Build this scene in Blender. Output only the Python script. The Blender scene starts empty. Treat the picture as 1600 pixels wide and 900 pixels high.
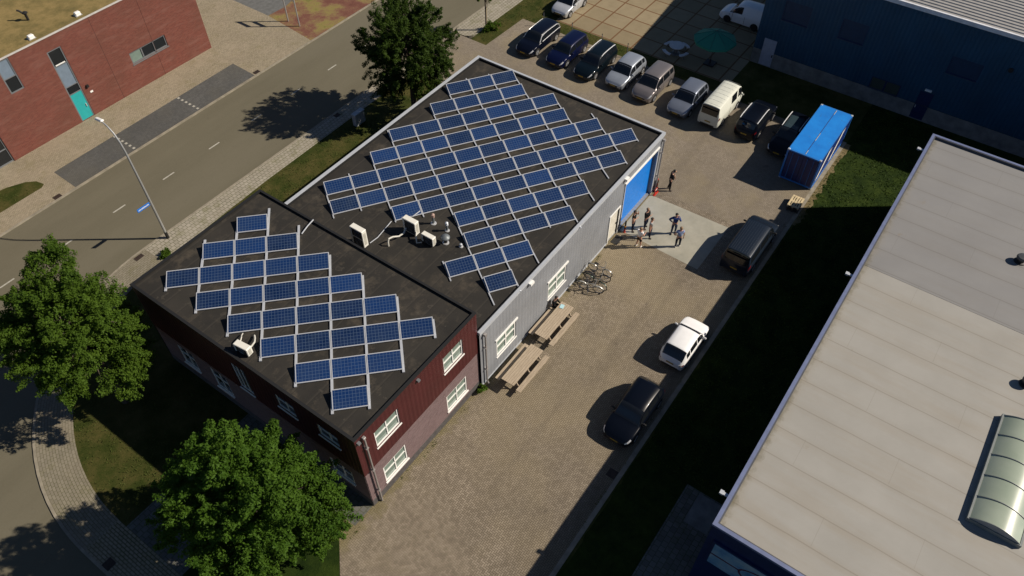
import bpy, math, random
import numpy as np
from mathutils import Vector, Matrix, noise
R = math.radians
random.seed(7)
S = bpy.context.scene
COL = S.collection

# ------------------------------------------------------------------ camera, sky, sun, exposure
CAM = (-18.38, -15.207, 36.551)
YAW, PITCH, FPX = R(35.499), R(49.604), 1195.4
cd = bpy.data.cameras.new('camera'); cam = bpy.data.objects.new('camera', cd); COL.objects.link(cam)
fw = Vector((math.cos(YAW)*math.cos(PITCH), math.sin(YAW)*math.cos(PITCH), -math.sin(PITCH)))
cam.location = CAM; cam.rotation_euler = fw.to_track_quat('-Z', 'Y').to_euler()
cd.sensor_width = 36; cd.lens = 36*FPX/1600; cd.clip_end = 2000
S.camera = cam

SUN_EL, SHADOW_AZ = R(38.3), R(127)
sdir = Vector((-math.cos(SHADOW_AZ)*math.cos(SUN_EL), -math.sin(SHADOW_AZ)*math.cos(SUN_EL), math.sin(SUN_EL)))  # towards the sun
W = bpy.data.worlds.new('World'); S.world = W; W.use_nodes = True
wn = W.node_tree; bg = wn.nodes['Background']
sky = wn.nodes.new('ShaderNodeTexSky'); sky.sky_type = 'NISHITA'; sky.sun_disc = False
sky.air_density = .75; sky.dust_density = .3; sky.ozone_density = 3.5
sky.sun_elevation = SUN_EL; sky.sun_rotation = math.atan2(sdir.x, sdir.y)
wn.links.new(sky.outputs[0], bg.inputs[0]); bg.inputs[1].default_value = 0.05
sl = bpy.data.lights.new('sun', 'SUN'); sl.energy = 5.0; sl.angle = R(0.5); sl.color = (1, .89, .75)
so = bpy.data.objects.new('sun', sl); COL.objects.link(so); so.location = (0, -40, 60)
so.rotation_euler = (-sdir).to_track_quat('-Z', 'Y').to_euler()
S.view_settings.view_transform = 'Standard'; S.view_settings.look = 'None'
S.view_settings.exposure = 0.22; S.view_settings.gamma = 1.0; S.view_settings.use_curve_mapping = False

# ------------------------------------------------------------------ node helpers
class NT:
    def __init__(s, name):
        s.m = bpy.data.materials.new(name); s.m.use_nodes = True; s.t = s.m.node_tree
        s.b = s.t.nodes['Principled BSDF']; s.co = None
    def n(s, t, **k):
        o = s.t.nodes.new(t)
        for a, v in k.items(): setattr(o, a, v)
        return o
    def l(s, a, b): s.t.links.new(a, b)
    def obj(s):
        if s.co is None: s.co = s.n('ShaderNodeTexCoord').outputs['Object']
        return s.co
    def put(s, sock, v):
        if hasattr(v, 'is_linked'): s.l(v, sock)
        else: sock.default_value = v
    def math(s, op, a, b=0.0, c=0.0):
        o = s.n('ShaderNodeMath', operation=op); s.put(o.inputs[0], a); s.put(o.inputs[1], b); s.put(o.inputs[2], c); return o.outputs[0]
    def noise(s, scale, detail=4, rough=.55, vec=None, dim='3D'):
        o = s.n('ShaderNodeTexNoise'); o.inputs['Scale'].default_value = scale; o.inputs['Detail'].default_value = detail
        o.inputs['Roughness'].default_value = rough; s.l(vec if vec is not None else s.obj(), o.inputs['Vector']); return o.outputs['Fac']
    def ramp(s, f, stops):
        o = s.n('ShaderNodeValToRGB'); e = o.color_ramp.elements
        while len(e) < len(stops): e.new(.5)
        for q, (p, c) in zip(e, stops): q.position = p; q.color = (c, c, c, 1) if isinstance(c, (int, float)) else (*c, 1)
        s.put(o.inputs[0], f); return o.outputs[0]
    def mix(s, f, a, b, mode='MIX'):
        o = s.n('ShaderNodeMix', data_type='RGBA', blend_type=mode)
        s.put(o.inputs[0], f)
        for i, v in ((6, a), (7, b)):
            if isinstance(v, tuple): o.inputs[i].default_value = (*v, 1)
            else: s.l(v, o.inputs[i])
        return o.outputs[2]
    def col(s, v): s.put(s.b.inputs['Base Color'], (*v, 1) if isinstance(v, tuple) else v)
    def rough(s, v): s.put(s.b.inputs['Roughness'], v)
    def spec(s, v): s.b.inputs['Specular IOR Level'].default_value = v
    def bump(s, h, strength=.5, dist=.02):
        o = s.n('ShaderNodeBump'); o.inputs['Strength'].default_value = strength; o.inputs['Distance'].default_value = dist
        s.l(h, o.inputs['Height']); s.l(o.outputs[0], s.b.inputs['Normal'])
    def sep(s, v=None):
        o = s.n('ShaderNodeSeparateXYZ'); s.l(v if v is not None else s.obj(), o.inputs[0]); return o.outputs
    def comb(s, x, y, z=0.0):
        o = s.n('ShaderNodeCombineXYZ')
        for i, v in enumerate((x, y, z)): s.put(o.inputs[i], v)
        return o.outputs[0]
    def white(s, vec):
        o = s.n('ShaderNodeTexWhiteNoise', noise_dimensions='3D'); s.l(vec, o.inputs['Vector']); return o.outputs['Value']

MATS = {}
def plain(name, c, rough=.6, metal=0., var=.12, scale=3., spec=.5, coat=0.):
    if name in MATS: return MATS[name]
    t = NT(name)
    if var:
        f = t.noise(scale, 5)
        t.col(t.mix(t.ramp(f, [(.3, 0.), (.7, 1.)]), tuple(x*(1-var) for x in c), tuple(min(1, x*(1+var)) for x in c)))
    else: t.col(c)
    t.rough(rough); t.b.inputs['Metallic'].default_value = metal; t.spec(spec)
    if coat: t.b.inputs['Coat Weight'].default_value = coat; t.b.inputs['Coat Roughness'].default_value = .06
    MATS[name] = t.m; return t.m

def herringbone(name, bw, c0, c1, cj, patch=(.22, .17, .09), patch_amt=.5, big=.11, moss=False):
    t = NT(name); x, y, z = t.sep()
    u = t.math('DIVIDE', x, bw); v = t.math('DIVIDE', y, bw)
    i = t.math('FLOOR', u); j = t.math('FLOOR', v)
    fx = t.math('SUBTRACT', u, i); fy = t.math('SUBTRACT', v, j)
    m = t.math('FLOORED_MODULO', t.math('ADD', i, j), 4.0)
    ge = lambda a, b: t.math('GREATER_THAN', a, b)
    m1 = t.math('COMPARE', m, 1., .1); m2 = t.math('COMPARE', m, 2., .1); m3 = t.math('COMPARE', m, 3., .1)
    hor = t.math('LESS_THAN', m, 1.5); ver = t.math('SUBTRACT', 1., hor)
    lx = t.math('ADD', fx, m1); ly = t.math('ADD', fy, m3)
    wx = t.math('ADD', 1., hor); wy = t.math('ADD', 1., ver)
    dx = t.math('MINIMUM', lx, t.math('SUBTRACT', wx, lx)); dy = t.math('MINIMUM', ly, t.math('SUBTRACT', wy, ly))
    d = t.math('MINIMUM', dx, dy)
    joint = t.ramp(d, [(.03, 0.), (.13, 1.)])
    rnd = t.white(t.comb(t.math('SUBTRACT', i, m1), t.math('SUBTRACT', j, m3), 0.))
    base = t.mix(rnd, c0, c1)
    f1 = t.noise(big, 5, .6); f2 = t.noise(.55, 6, .65); f3 = t.noise(6., 3)
    f4 = t.noise(.045, 2, .5)
    base = t.mix(t.ramp(f2, [(.35, 0.), (.75, .5)]), base, tuple(q*.62 for q in c0))
    pm = t.math('MULTIPLY', t.ramp(f1, [(.47, 0.), (.64, 1.)]), patch_amt)
    base = t.mix(pm, base, patch)
    base = t.mix(t.ramp(t.noise(1.7, 7, .75), [(.6, 0.), (.72, .55)]), base, tuple(q*.75 for q in patch))
    base = t.mix(t.ramp(f4, [(.4, 0.), (.6, .3)]), base, tuple(q*.6 for q in c0))
    base = t.mix(t.ramp(t.noise(1., 5, .6, t.comb(t.math('MULTIPLY', x, .06), t.math('MULTIPLY', y, .8))), [(.52, 0.), (.66, .35)]), base, tuple(q*.62 for q in c0))   # wheel tracks
    base = t.mix(t.ramp(t.noise(.8, 3, .5), [(.70, 0.), (.76, .6)]), base, tuple(q*.4 for q in c0))
    if moss:
        e = t.math('ADD', y, t.math('MULTIPLY', t.math('SUBTRACT', t.noise(1.3, 6, .7), .32), 2.4))   # moss and dirt that gather along the wall foot
        base = t.mix(t.ramp(e, [(0., 0.), (.35, .5), (.8, .75)]), base, t.mix(t.noise(3., 4), (.12,.115,.03), (.22,.175,.09)))
        e2 = t.math('SUBTRACT', t.math('MULTIPLY', t.noise(1.6, 6, .7), 1.5), t.math('ADD', y, 9.))
        base = t.mix(t.ramp(e2, [(0., 0.), (.4, .55)]), base, (.13,.11,.07))
    base = t.mix(joint, t.mix(f3, cj, tuple(q*1.5 for q in cj)), base)
    t.col(base); t.rough(.9); t.spec(.25); t.bump(joint, .5, .01)
    MATS[name] = t.m; return t.m

def bricks(name, bw, bh, c0, c1, cj, axes='xz', joint=.012, blotch=.35, dark=(.05, .02, .015), rough=.85, streak=None, moss=None, off=.5, bscale=.35):
    t = NT(name); x, y, z = t.sep()
    u, v = {'xz': (x, z), 'yz': (y, z), 'xy': (x, y), 'yx': (y, x), 'polar': (x, y)}[axes]
    if axes == 'polar':
        px, py = t.math('ADD', x, 4.3), t.math('SUBTRACT', y, 10.)
        v = t.math('SQRT', t.math('ADD', t.math('MULTIPLY', px, px), t.math('MULTIPLY', py, py))); u = t.math('MULTIPLY', t.math('ARCTAN2', py, px), 13.5)
    row = t.math('FLOOR', t.math('DIVIDE', v, bh))
    uu = t.math('ADD', t.math('DIVIDE', u, bw), t.math('MULTIPLY', t.math('FLOORED_MODULO', row, 2.), off))
    ci = t.math('FLOOR', uu)
    fu = t.math('MULTIPLY', t.math('SUBTRACT', uu, ci), bw); fv = t.math('SUBTRACT', v, t.math('MULTIPLY', row, bh))
    du = t.math('MINIMUM', fu, t.math('SUBTRACT', bw, fu)); dv = t.math('MINIMUM', fv, t.math('SUBTRACT', bh, fv))
    d = t.math('MINIMUM', du, dv)
    jm = t.ramp(t.math('DIVIDE', d, joint), [(.35, 0.), (.75, 1.)])
    rnd = t.white(t.comb(ci, row, 0.))
    base = t.mix(rnd, c0, c1)
    base = t.mix(t.math('MULTIPLY', t.ramp(t.noise(bscale, 6, .65), [(.4, 0.), (.7, 1.)]), blotch), base, dark)
    if moss: base = t.mix(t.ramp(t.noise(.9, 6, .7), [(.52, 0.), (.66, moss[1])]), base, moss[0])
    if streak: base = t.mix(t.ramp(t.noise(1., 5, .6, t.comb(t.math('MULTIPLY', u, .5), t.math('MULTIPLY', v, 2.6))), [(.5, 0.), (.75, streak[1])]), base, streak[0])
    base = t.mix(t.math('MULTIPLY', t.noise(14., 3), .25), base, tuple(q*.5 for q in c0))
    if moss:
        mj = t.ramp(t.noise(.5, 4, .6), [(.4, 0.), (.6, 1.)])
        cjj = t.mix(mj, cj, (.05, .055, .015))
    else: cjj = cj
    base = t.mix(jm, cjj, base)
    t.col(base); t.rough(rough); t.spec(.3); t.bump(jm, .4, .008)
    MATS[name] = t.m; return t.m

def soil(name, stops, scale=.6, fine=25., rough=.95, bump=.6):
    t = NT(name)
    f = t.math('ADD', t.math('MULTIPLY', t.noise(scale, 8, .7), .72), t.math('MULTIPLY', t.noise(fine, 4, .7), .28))
    t.col(t.ramp(f, stops)); t.rough(rough); t.spec(.1); t.bump(t.noise(fine*1.5, 4, .7), bump, .06)
    MATS[name] = t.m; return t.m

def ribbed(name, c, axis, period, rough=.45, depth=.03, var=.15, metal=0., line=.35):
    t = NT(name); x, y, z = t.sep(); u = {'x': x, 'y': y}[axis]
    s = t.math('FLOORED_MODULO', t.math('DIVIDE', u, period), 1.)
    h = t.ramp(s, [(0., 0.), (.12, 1.), (.5, 1.), (.62, 0.)])
    base = t.mix(t.ramp(t.noise(.5, 5), [(.3, 0.), (.7, 1.)]), tuple(q*(1-var) for q in c), tuple(q*(1+var) for q in c))
    base = t.mix(t.ramp(t.noise(1.3, 6, .7, t.comb(t.math('MULTIPLY', u, 2.), t.math('MULTIPLY', z, .25))), [(.45, 0.), (.8, .3)]), base, tuple(q*.6 for q in c))
    groove = t.ramp(s, [(.0, 1.), (.05, 0.), (.95, 0.), (1., 1.)])
    base = t.mix(t.math('MULTIPLY', groove, line), base, tuple(q*.45 for q in c))
    t.col(base); t.rough(rough); t.b.inputs['Metallic'].default_value = metal; t.bump(h, .8, depth)
    MATS[name] = t.m; return t.m

# ------------------------------------------------------------------ mesh builder
class MB:
    def __init__(s): s.v = []; s.f = []
    def add(s, vs, fs):
        k = len(s.v); s.v += [tuple(p) for p in vs]; s.f += [tuple(i+k for i in f) for f in fs]; return s
    def box(s, x0, x1, y0, y1, z0, z1):
        return s.add([(x0,y0,z0),(x1,y0,z0),(x1,y1,z0),(x0,y1,z0),(x0,y0,z1),(x1,y0,z1),(x1,y1,z1),(x0,y1,z1)],
                     [(3,2,1,0),(4,5,6,7),(0,1,5,4),(1,2,6,5),(2,3,7,6),(3,0,4,7)])
    def cbox(s, c, d, mat=None, bev=0.):
        """centred box, optionally chamfered, optionally transformed"""
        hx, hy, hz = d[0]/2, d[1]/2, d[2]/2
        if bev:
            b = min(bev, hx*.9, hy*.9, hz*.9); vs = []; idx = {}
            for sx in (-1,1):
                for sy in (-1,1):
                    for sz in (-1,1):
                        for a in range(3):
                            p = [sx*(hx-b), sy*(hy-b), sz*(hz-b)]; p[a] = (sx*hx, sy*hy, sz*hz)[a]
                            idx[(sx,sy,sz,a)] = len(vs); vs.append(Vector(p))
            fs = []
            sg = (-1, 1)
            for a in range(3):
                o = [q for q in range(3) if q != a]
                for sa in sg:
                    ring = []
                    for (q, r) in ((-1,-1),(1,-1),(1,1),(-1,1)):
                        k = [0,0,0]; k[a] = sa; k[o[0]] = q; k[o[1]] = r; ring.append(idx[(*k, a)])
                    fs.append(ring)
            for a in range(3):
                o = [q for q in range(3) if q != a]
                for q in sg:
                    for r in sg:
                        k1 = [0,0,0]; k1[o[0]] = q; k1[o[1]] = r
                        kA = list(k1); kA[a] = -1; kB = list(k1); kB[a] = 1
                        fs.append([idx[(*kA,o[0])], idx[(*kB,o[0])], idx[(*kB,o[1])], idx[(*kA,o[1])]])
            for sx in sg:
                for sy in sg:
                    for sz in sg: fs.append([idx[(sx,sy,sz,a)] for a in range(3)])
        else:
            vs = [Vector((sx*hx, sy*hy, sz*hz)) for sz in (-1,1) for (sx,sy) in ((-1,-1),(1,-1),(1,1),(-1,1))]
            fs = [(3,2,1,0),(4,5,6,7),(0,1,5,4),(1,2,6,5),(2,3,7,6),(3,0,4,7)]
        C = Vector(c)
        vs = [((mat @ p) if mat else p) + C for p in vs]
        return s.add(vs, fs)
    def prism(s, poly, z0, z1):
        n = len(poly); vs = [(x,y,z0) for x,y in poly]+[(x,y,z1) for x,y in poly]
        return s.add(vs, [tuple(range(n))[::-1], tuple(range(n,2*n))]+[(i,(i+1)%n,n+(i+1)%n,n+i) for i in range(n)])
    def tube(s, pts, r, n=8, cap=True):
        pts = [Vector(p) for p in pts]; rs = r if isinstance(r, (list, tuple)) else [r]*len(pts)
        vs = []; up = None
        for i, p in enumerate(pts):
            d = (pts[min(i+1,len(pts)-1)]-pts[max(i-1,0)]).normalized()
            if up is None: up = Vector((0,0,1)) if abs(d.z) < .9 else Vector((1,0,0))
            a = d.cross(up).normalized(); b = a.cross(d).normalized(); up = b
            vs += [p+(a*math.cos(2*math.pi*k/n)+b*math.sin(2*math.pi*k/n))*rs[i] for k in range(n)]
        fs = [(i*n+k, i*n+(k+1)%n, (i+1)*n+(k+1)%n, (i+1)*n+k) for i in range(len(pts)-1) for k in range(n)]
        if cap: fs += [tuple(range(n))[::-1], tuple(range((len(pts)-1)*n, len(pts)*n))]
        return s.add(vs, fs)
    def lathe(s, prof, c=(0,0,0), n=16, axis='z', mat=None):
        vs = []
        for (r, h) in prof:
            for k in range(n):
                a = 2*math.pi*k/n; p = (r*math.cos(a), r*math.sin(a), h)
                if axis == 'y': p = (p[0], p[2], p[1])
                if axis == 'x': p = (p[2], p[0], p[1])
                vs.append(Vector(p))
        if mat: vs = [mat @ p for p in vs]
        C = Vector(c); vs = [p+C for p in vs]
        fs = [(i*n+k, i*n+(k+1)%n, (i+1)*n+(k+1)%n, (i+1)*n+k) for i in range(len(prof)-1) for k in range(n)]
        if prof[0][0] > 1e-4: fs.append(tuple(range(n))[::-1])
        if prof[-1][0] > 1e-4: fs.append(tuple(range((len(prof)-1)*n, len(prof)*n)))
        return s.add(vs, fs)
    def ball(s, c, r, n=10, m=6):
        rr = r if isinstance(r, (tuple, list)) else (r, r, r); vs = []
        for i in range(m+1):
            t = math.pi*i/m
            for k in range(n):
                a = 2*math.pi*k/n; vs.append((c[0]+rr[0]*math.sin(t)*math.cos(a), c[1]+rr[1]*math.sin(t)*math.sin(a), c[2]-rr[2]*math.cos(t)))
        return s.add(vs, [(i*n+k, i*n+(k+1)%n, (i+1)*n+(k+1)%n, (i+1)*n+k) for i in range(m) for k in range(n)])
    def build(s, name, mat, parent=None, smooth=False, world=False, angle=35):
        me = bpy.data.meshes.new(name)
        vs = s.v
        if world and parent is not None: L = rootloc(parent); vs = [(x-L[0], y-L[1], z-L[2]) for x,y,z in vs]
        me.from_pydata(vs, [], s.f); me.validate(); 
        import bmesh
        bm = bmesh.new(); bm.from_mesh(me); bmesh.ops.recalc_face_normals(bm, faces=bm.faces); bm.to_mesh(me); bm.free()
        return link(name, me, mat, parent, smooth, angle)
def rootloc(o):
    L = Vector((0,0,0))
    while o is not None: L += o.location; o = o.parent
    return L
def link(name, me, mat, parent=None, smooth=False, angle=35):
    if smooth:
        me.shade_smooth(); me.set_sharp_from_angle(angle=R(angle))
    if isinstance(mat, (list, tuple)):
        for q in mat: me.materials.append(q)
    else: me.materials.append(mat)
    o = bpy.data.objects.new(name, me); COL.objects.link(o)
    if parent is not None: o.parent = parent
    return o
def tag(o, label, cat, group=None):
    o['label'] = label; o['category'] = cat
    if group: o['group'] = group
    return o
def thing(name, label, cat, loc=(0,0,0), rz=0., group=None):
    o = bpy.data.objects.new(name, None); COL.objects.link(o); o.location = loc; o.rotation_euler = (0,0,rz); o.empty_display_size = .3
    return tag(o, label, cat, group)
def struct(o, label=None, cat=None):
    o['kind'] = 'structure'
    if label: o['label'] = label; o['category'] = cat
    return o
def dup(root, loc, rz, label):
    r = root.copy(); COL.objects.link(r); r.location = loc; r.rotation_euler = (0,0,rz); r['label'] = label
    for ch in list(root.children):
        c = ch.copy(); COL.objects.link(c); c.parent = r
        for g in list(ch.children):
            d = g.copy(); COL.objects.link(d); d.parent = c
    return r
ORD = ['first','second','third','fourth','fifth','sixth','seventh','eighth','ninth','tenth','eleventh','twelfth','thirteenth']
# ------------------------------------------------------------------ materials
M_yard = herringbone('yard_brick', .1, (.205,.170,.126), (.335,.283,.217), (.044,.037,.026), (.33,.272,.172), .6, .11, True)
M_park = herringbone('parking_brick', .1, (.215,.182,.142), (.29,.248,.196), (.10,.086,.062), (.27,.225,.14), .6, .3)
M_bay = herringbone('bay_brick', .1, (.085,.087,.086), (.125,.125,.122), (.05,.05,.043), (.14,.13,.10), .4, .2)
M_west = bricks('west_brick', .2, .1, (.275,.235,.168), (.365,.312,.228), (.15,.125,.08), 'xy', .012, .3, (.2,.165,.115), moss=((.2,.175,.085), .4))
M_walk = bricks('walk_slab', .3, .3, (.30,.275,.225), (.38,.35,.29), (.13,.12,.06), 'xy', .025, .35, (.22,.19,.135), moss=((.15,.15,.06), .6))
M_walk_c = bricks('walk_curved_course', .3, .15, (.195,.175,.132), (.25,.225,.172), (.115,.10,.062), 'polar', .016, .4, (.21,.18,.125), moss=((.16,.15,.06), .4))
M_walk_s = bricks('walk_slab_turned', .3, .15, (.25,.215,.15), (.31,.27,.2), (.10,.09,.05), 'yx', .03, .35, (.19,.16,.105), moss=((.12,.12,.045), .4))
def asphalt():
    t = NT('asphalt'); x, y, z = t.sep()
    f = t.noise(.5, 6, .65, t.comb(t.math('MULTIPLY', x, .25), y)); g = t.noise(60., 3, .6)
    c = t.mix(t.ramp(f, [(.3, 0.), (.7, 1.)]), (.108,.098,.066), (.13,.118,.081))
    wear = t.ramp(t.noise(.18, 3, .5, t.comb(t.math('MULTIPLY', x, .12), y)), [(.45, 0.), (.6, .5)])
    c = t.mix(wear, c, (.142,.129,.092))
    c = t.mix(t.ramp(g, [(.4, 0.), (.75, .4)]), c, (.2,.185,.145))
    c = t.mix(t.ramp(t.noise(2.6, 5, .7), [(.62, 0.), (.75, .5)]), c, (.09,.083,.062))
    t.col(c); t.rough(.93); t.spec(.2); t.bump(g, .3, .01); return t.m
M_road = asphalt()
M_lot = plain('lot_asphalt', (.115,.118,.115), .9, var=.2)
M_grass = soil('lawn_grass', [(.30,(.013,.022,.003)), (.45,(.034,.045,.009)), (.56,(.072,.066,.02)), (.72,(.125,.10,.042))], .5)
M_grass2 = soil('rough_grass', [(.30,(.004,.010,.002)), (.45,(.013,.026,.004)), (.6,(.028,.046,.007)), (.8,(.055,.06,.016))], .9)
M_sedum = soil('sedum', [(.3,(.10,.085,.035)), (.45,(.17,.135,.055)), (.55,(.24,.18,.075)), (.7,(.30,.22,.10))], .8, 12.)
M_bed = soil('flower_bed', [(.36,(.12,.05,.038)), (.46,(.17,.078,.058)), (.51,(.20,.13,.07)), (.56,(.24,.20,.07)), (.62,(.14,.135,.04)), (.7,(.19,.10,.07))], .4, 14.)
M_kerb = plain('kerb_stone', (.24,.215,.165), .9, var=.25, scale=2.)
def slabmat():
    t = NT('concrete_slab'); f = t.noise(.7, 7, .65)
    c = t.mix(t.ramp(f, [(.3,0.),(.7,1.)]), (.25,.245,.2), (.36,.345,.285))
    c = t.mix(t.ramp(t.noise(2.2, 6, .7), [(.58,0.),(.72,.5)]), c, (.20,.19,.15))
    t.col(c); t.rough(.85); t.bump(t.noise(40.,3), .2, .005); return t.m
M_slab = slabmat()
M_pads = bricks('pad_concrete', 2.05, 2.05, (.235,.19,.115), (.30,.245,.155), (.13,.065,.028), 'xy', .11, .4, (.17,.135,.08), off=0., rough=.9, bscale=.9)
M_pathd = bricks('path_slab', .3, .3, (.10,.10,.092), (.15,.15,.14), (.04,.05,.03), 'xy', .02, .4, (.09,.09,.075), moss=((.07,.08,.03), .6))
M_white = plain('white_paint', (.78,.78,.75), .5, var=.05)
M_mark = plain('road_paint', (.37,.36,.31), .8, var=.2, scale=8.)
def tar():
    t = NT('tar_roof'); x, y, z = t.sep()
    c = t.mix(t.ramp(t.noise(.35, 6, .65), [(.35,0.),(.68,1.)]), (.010,.0098,.0093), (.031,.028,.023))
    c = t.mix(t.ramp(t.noise(.9, 7, .7), [(.52,0.),(.68,.75)]), c, (.085,.070,.050))
    c = t.mix(t.ramp(t.noise(.22, 5, .6), [(.5,0.),(.62,.5)]), c, (.011,.011,.0105))
    sm = t.math('FLOORED_MODULO', y, 1.02); seam = t.ramp(t.math('MINIMUM', sm, t.math('SUBTRACT', 1.02, sm)), [(.0,1.),(.03,0.)])
    c = t.mix(t.math('MULTIPLY', seam, .6), c, (.009,.009,.0085))
    lap = t.ramp(sm, [(.03,0.),(.05,.5),(.16,0.)]); c = t.mix(lap, c, (.052,.046,.037))
    c = t.mix(t.ramp(t.noise(1.5, 4, .5), [(.66,0.),(.675,.6),(.70,.25),(.8,0.)]), c, (.075,.066,.052))
    c = t.mix(t.math('MULTIPLY', t.noise(45., 3), .5), c, (.05,.045,.038))
    t.col(c); t.rough(.8); t.spec(.3); t.bump(t.noise(30.,4), .3, .01); return t.m
M_tar = tar()
M_black = plain('black_trim', (.012,.012,.012), .6, var=.1)
M_alu = plain('aluminium', (.62,.63,.64), .4, .5, .06)
M_trim = plain('pale_trim', (.48,.51,.55), .45, .2, .06)
M_clad = ribbed('grey_cladding', (.225,.24,.262), 'x', .3, .45, .008, line=.14)
M_red = ribbed('maroon_cladding', (.058,.009,.011), 'x', .28, .45, .01, line=.3)
M_redy = ribbed('maroon_cladding_side', (.058,.009,.011), 'y', .28, .45, .02, line=.35)
M_pink = bricks('office_brick', .22, .066, (.135,.085,.088), (.205,.135,.14), (.2,.17,.165), 'xz', .012, .25, (.10,.06,.06))
M_pinky = bricks('office_brick_side', .22, .066, (.135,.085,.088), (.205,.135,.14), (.2,.17,.165), 'yz', .012, .25, (.10,.06,.06))
M_plinth = plain('plinth_brick', (.07,.065,.065), .85, var=.3, scale=5.)
M_brick = bricks('red_brick', .22, .066, (.14,.037,.026), (.195,.058,.04), (.15,.085,.07), 'xz', .012, .6, (.105,.04,.024), streak=((.25,.125,.10), .55))
M_bricky = bricks('red_brick_side', .22, .066, (.135,.036,.022), (.19,.055,.034), (.13,.065,.048), 'yz', .012, .5, (.115,.04,.022))
M_blueclad = ribbed('blue_cladding', (.005,.052,.108), 'y', .3, .6, .04, line=.55)
M_bluex = ribbed('blue_cladding_end', (.012,.075,.21), 'x', .3, .5, .04, line=.5)
M_navy = plain('navy_cladding', (.007,.018,.075), .5, var=.15)
M_gate = plain('gate_blue', (.004,.185,.66), .42, var=.06)
M_conc = plain('plinth_concrete', (.16,.165,.16), .9, var=.3, scale=1.5)
M_glassd = plain('dark_glass', (.012,.015,.018), .06, var=0., spec=.6)
M_glassb = plain('blind_glass', (.17,.23,.20), .07, var=.15, scale=1.2, spec=.6)
M_glassg = plain('grey_panel_glass', (.16,.21,.27), .15, var=.08, spec=.5)
M_greyf = plain('grey_frame', (.14,.15,.16), .5, var=.05)
M_teal = plain('teal_door', (.02,.33,.34), .4, var=.06)
M_zinc = plain('zinc_pipe', (.36,.34,.33), .5, .5, .1)

# ------------------------------------------------------------------ ground
def arc(r, a0, a1, n=24, c=(-4.3, 10.0)):
    return [(c[0]+r*math.cos(R(a0+(a1-a0)*i/n)), c[1]+r*math.sin(R(a0+(a1-a0)*i/n))) for i in range(n+1)]
def sheet(name, poly, z, mat, depth=.3):
    return struct(MB().prism(poly, z-depth, z).build(name, mat))
struct(MB().add([(-400,-400,-.32),(400,-400,-.32),(400,400,-.32),(-400,400,-.32)], [(0,1,2,3)]).build('ground', M_grass2))
road = sheet('road', [(-150,33.2),(-150,24.56),(-27.5,24.56),(-27.5,-150),(-18.86,-150)] + arc(14.56,180,90) + [(250,24.56),(250,33.2)], -.06, M_road, .2)
sheet('kerb', [(-18.86,-150),(-18.71,-150)] + arc(14.41,180,90) + [(21.5,24.41),(21.5,24.56)] + arc(14.56,90,180), .01, M_kerb)
sheet('kerb', [(28.0,24.41),(250,24.41),(250,24.56),(28.0,24.56)], .01, M_kerb)
sheet('kerb', [(-150,33.2),(250,33.2),(250,33.36),(-150,33.36)], .01, M_kerb)
sheet('pavement', arc(14.41,180,90) + arc(12.5,90,180) , .0, M_walk_c)
sheet('pavement', [(-4.3,24.41),(21.5,24.41),(21.5,23.1),(5,22.95),(-4.3,22.5)], .0, M_walk)
sheet('pavement', [(-18.71,-150),(-16.8,-150),(-16.8,10),(-18.71,10)], .0, M_walk_s)
rend = [(29.1+1.07*math.cos(R(a)), 23.35+1.05*math.sin(R(a))) for a in range(270, 89, -12)]
sheet('pavement', rend + [(250,24.4),(250,22.3)], .0, M_walk)
sheet('lawn', arc(12.5,180,90) + [(5,22.95),(21.5,23.1),(21.5,15.2),(-8.8,15.2),(-8.8,9.4),(-16.8,9.4)], -.01, M_grass)
sheet('footpath', [(-16.8,9.4),(-8.8,9.4),(-8.8,.2),(-10.2,.2),(-10.2,5.2),(-16.8,5.2)], .0, M_pathd)
sheet('planting_bed', [(-16.8,5.2),(-10.2,5.2),(-10.2,.9),(-11.0,.5),(-13.5,-2),(-16.0,-3.4),(-16.8,-3.7)], -.01, M_grass2)
sheet('yard_paving', [(-18.7,-4.2),(-16.8,-3.7),(-16.0,-3.4),(-13.5,-2),(-11.0,.5),(-10.2,.9),(-10.2,.2),(-8.8,.2),(20.24,.2),(20.24,-9.0),(-18.7,-9.0)], .0, M_yard)
sheet('parking_paving', [(20.24,-9.0),(20.24,15.2),(21.5,15.2),(21.5,24.56),(27.95,24.56),(27.95,20.6),(33.3,20.45),(33.1,-9.0)], .0, M_park)
sheet('gutter_strip', [(-18.7,-9.25),(33.1,-9.25),(33.1,-9.0),(-18.7,-9.0)], .004, M_kerb)
sheet('concrete_apron', [(15.1,-5.9),(19.72,-5.9),(19.55,-.06),(15.3,-.06)], .004, M_slab, .1)
sheet('grass_strip', [(-18.7,-9.25),(-18.7,-150),(150,-150),(150,-9.25)], -.01, M_grass2)
sheet('footpath', [(-18.7,-14.4),(-18.7,-12.2),(1.4,-12.2),(1.4,-14.4)], .0, M_pathd)
sheet('paving_slab', [(-.5,-14.2),(-.5,-12.95),(1.3,-12.95),(1.3,-14.2)], .006, M_conc, .1)
sheet('grass_verge', [(27.95,20.6),(33.3,20.45),(33.1,-9.25),(38.95,-9.25),(38.95,1.15),(34.75,1.15),(34.75,17.9),(120,17.9),(120,22.3),(29.1,22.3),(27.95,22.2)], -.01, M_grass)
sheet('concrete_paving', [(34.75,1.15),(120,1.15),(120,17.9),(34.75,17.9)], .0, M_pads)
sheet('pavement', [(-150,33.36),(19.75,33.36),(20.4,39.4),(20.4,120),(-150,120)], .0, M_west)
sheet('parking_bay', [(-3.35,33.4),(13.35,33.4),(13.45,36.15),(-3.3,36.05)], .006, M_bay, .1)
sheet('grass_verge', [(-40,35.35),(-4.75,35.3),(-4.45,35.5),(-4.6,36.2),(-5.1,36.75),(-6.2,37.3),(-7.6,37.6),(-10,37.9),(-40,38.2)], .008, M_grass, .1)
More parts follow.
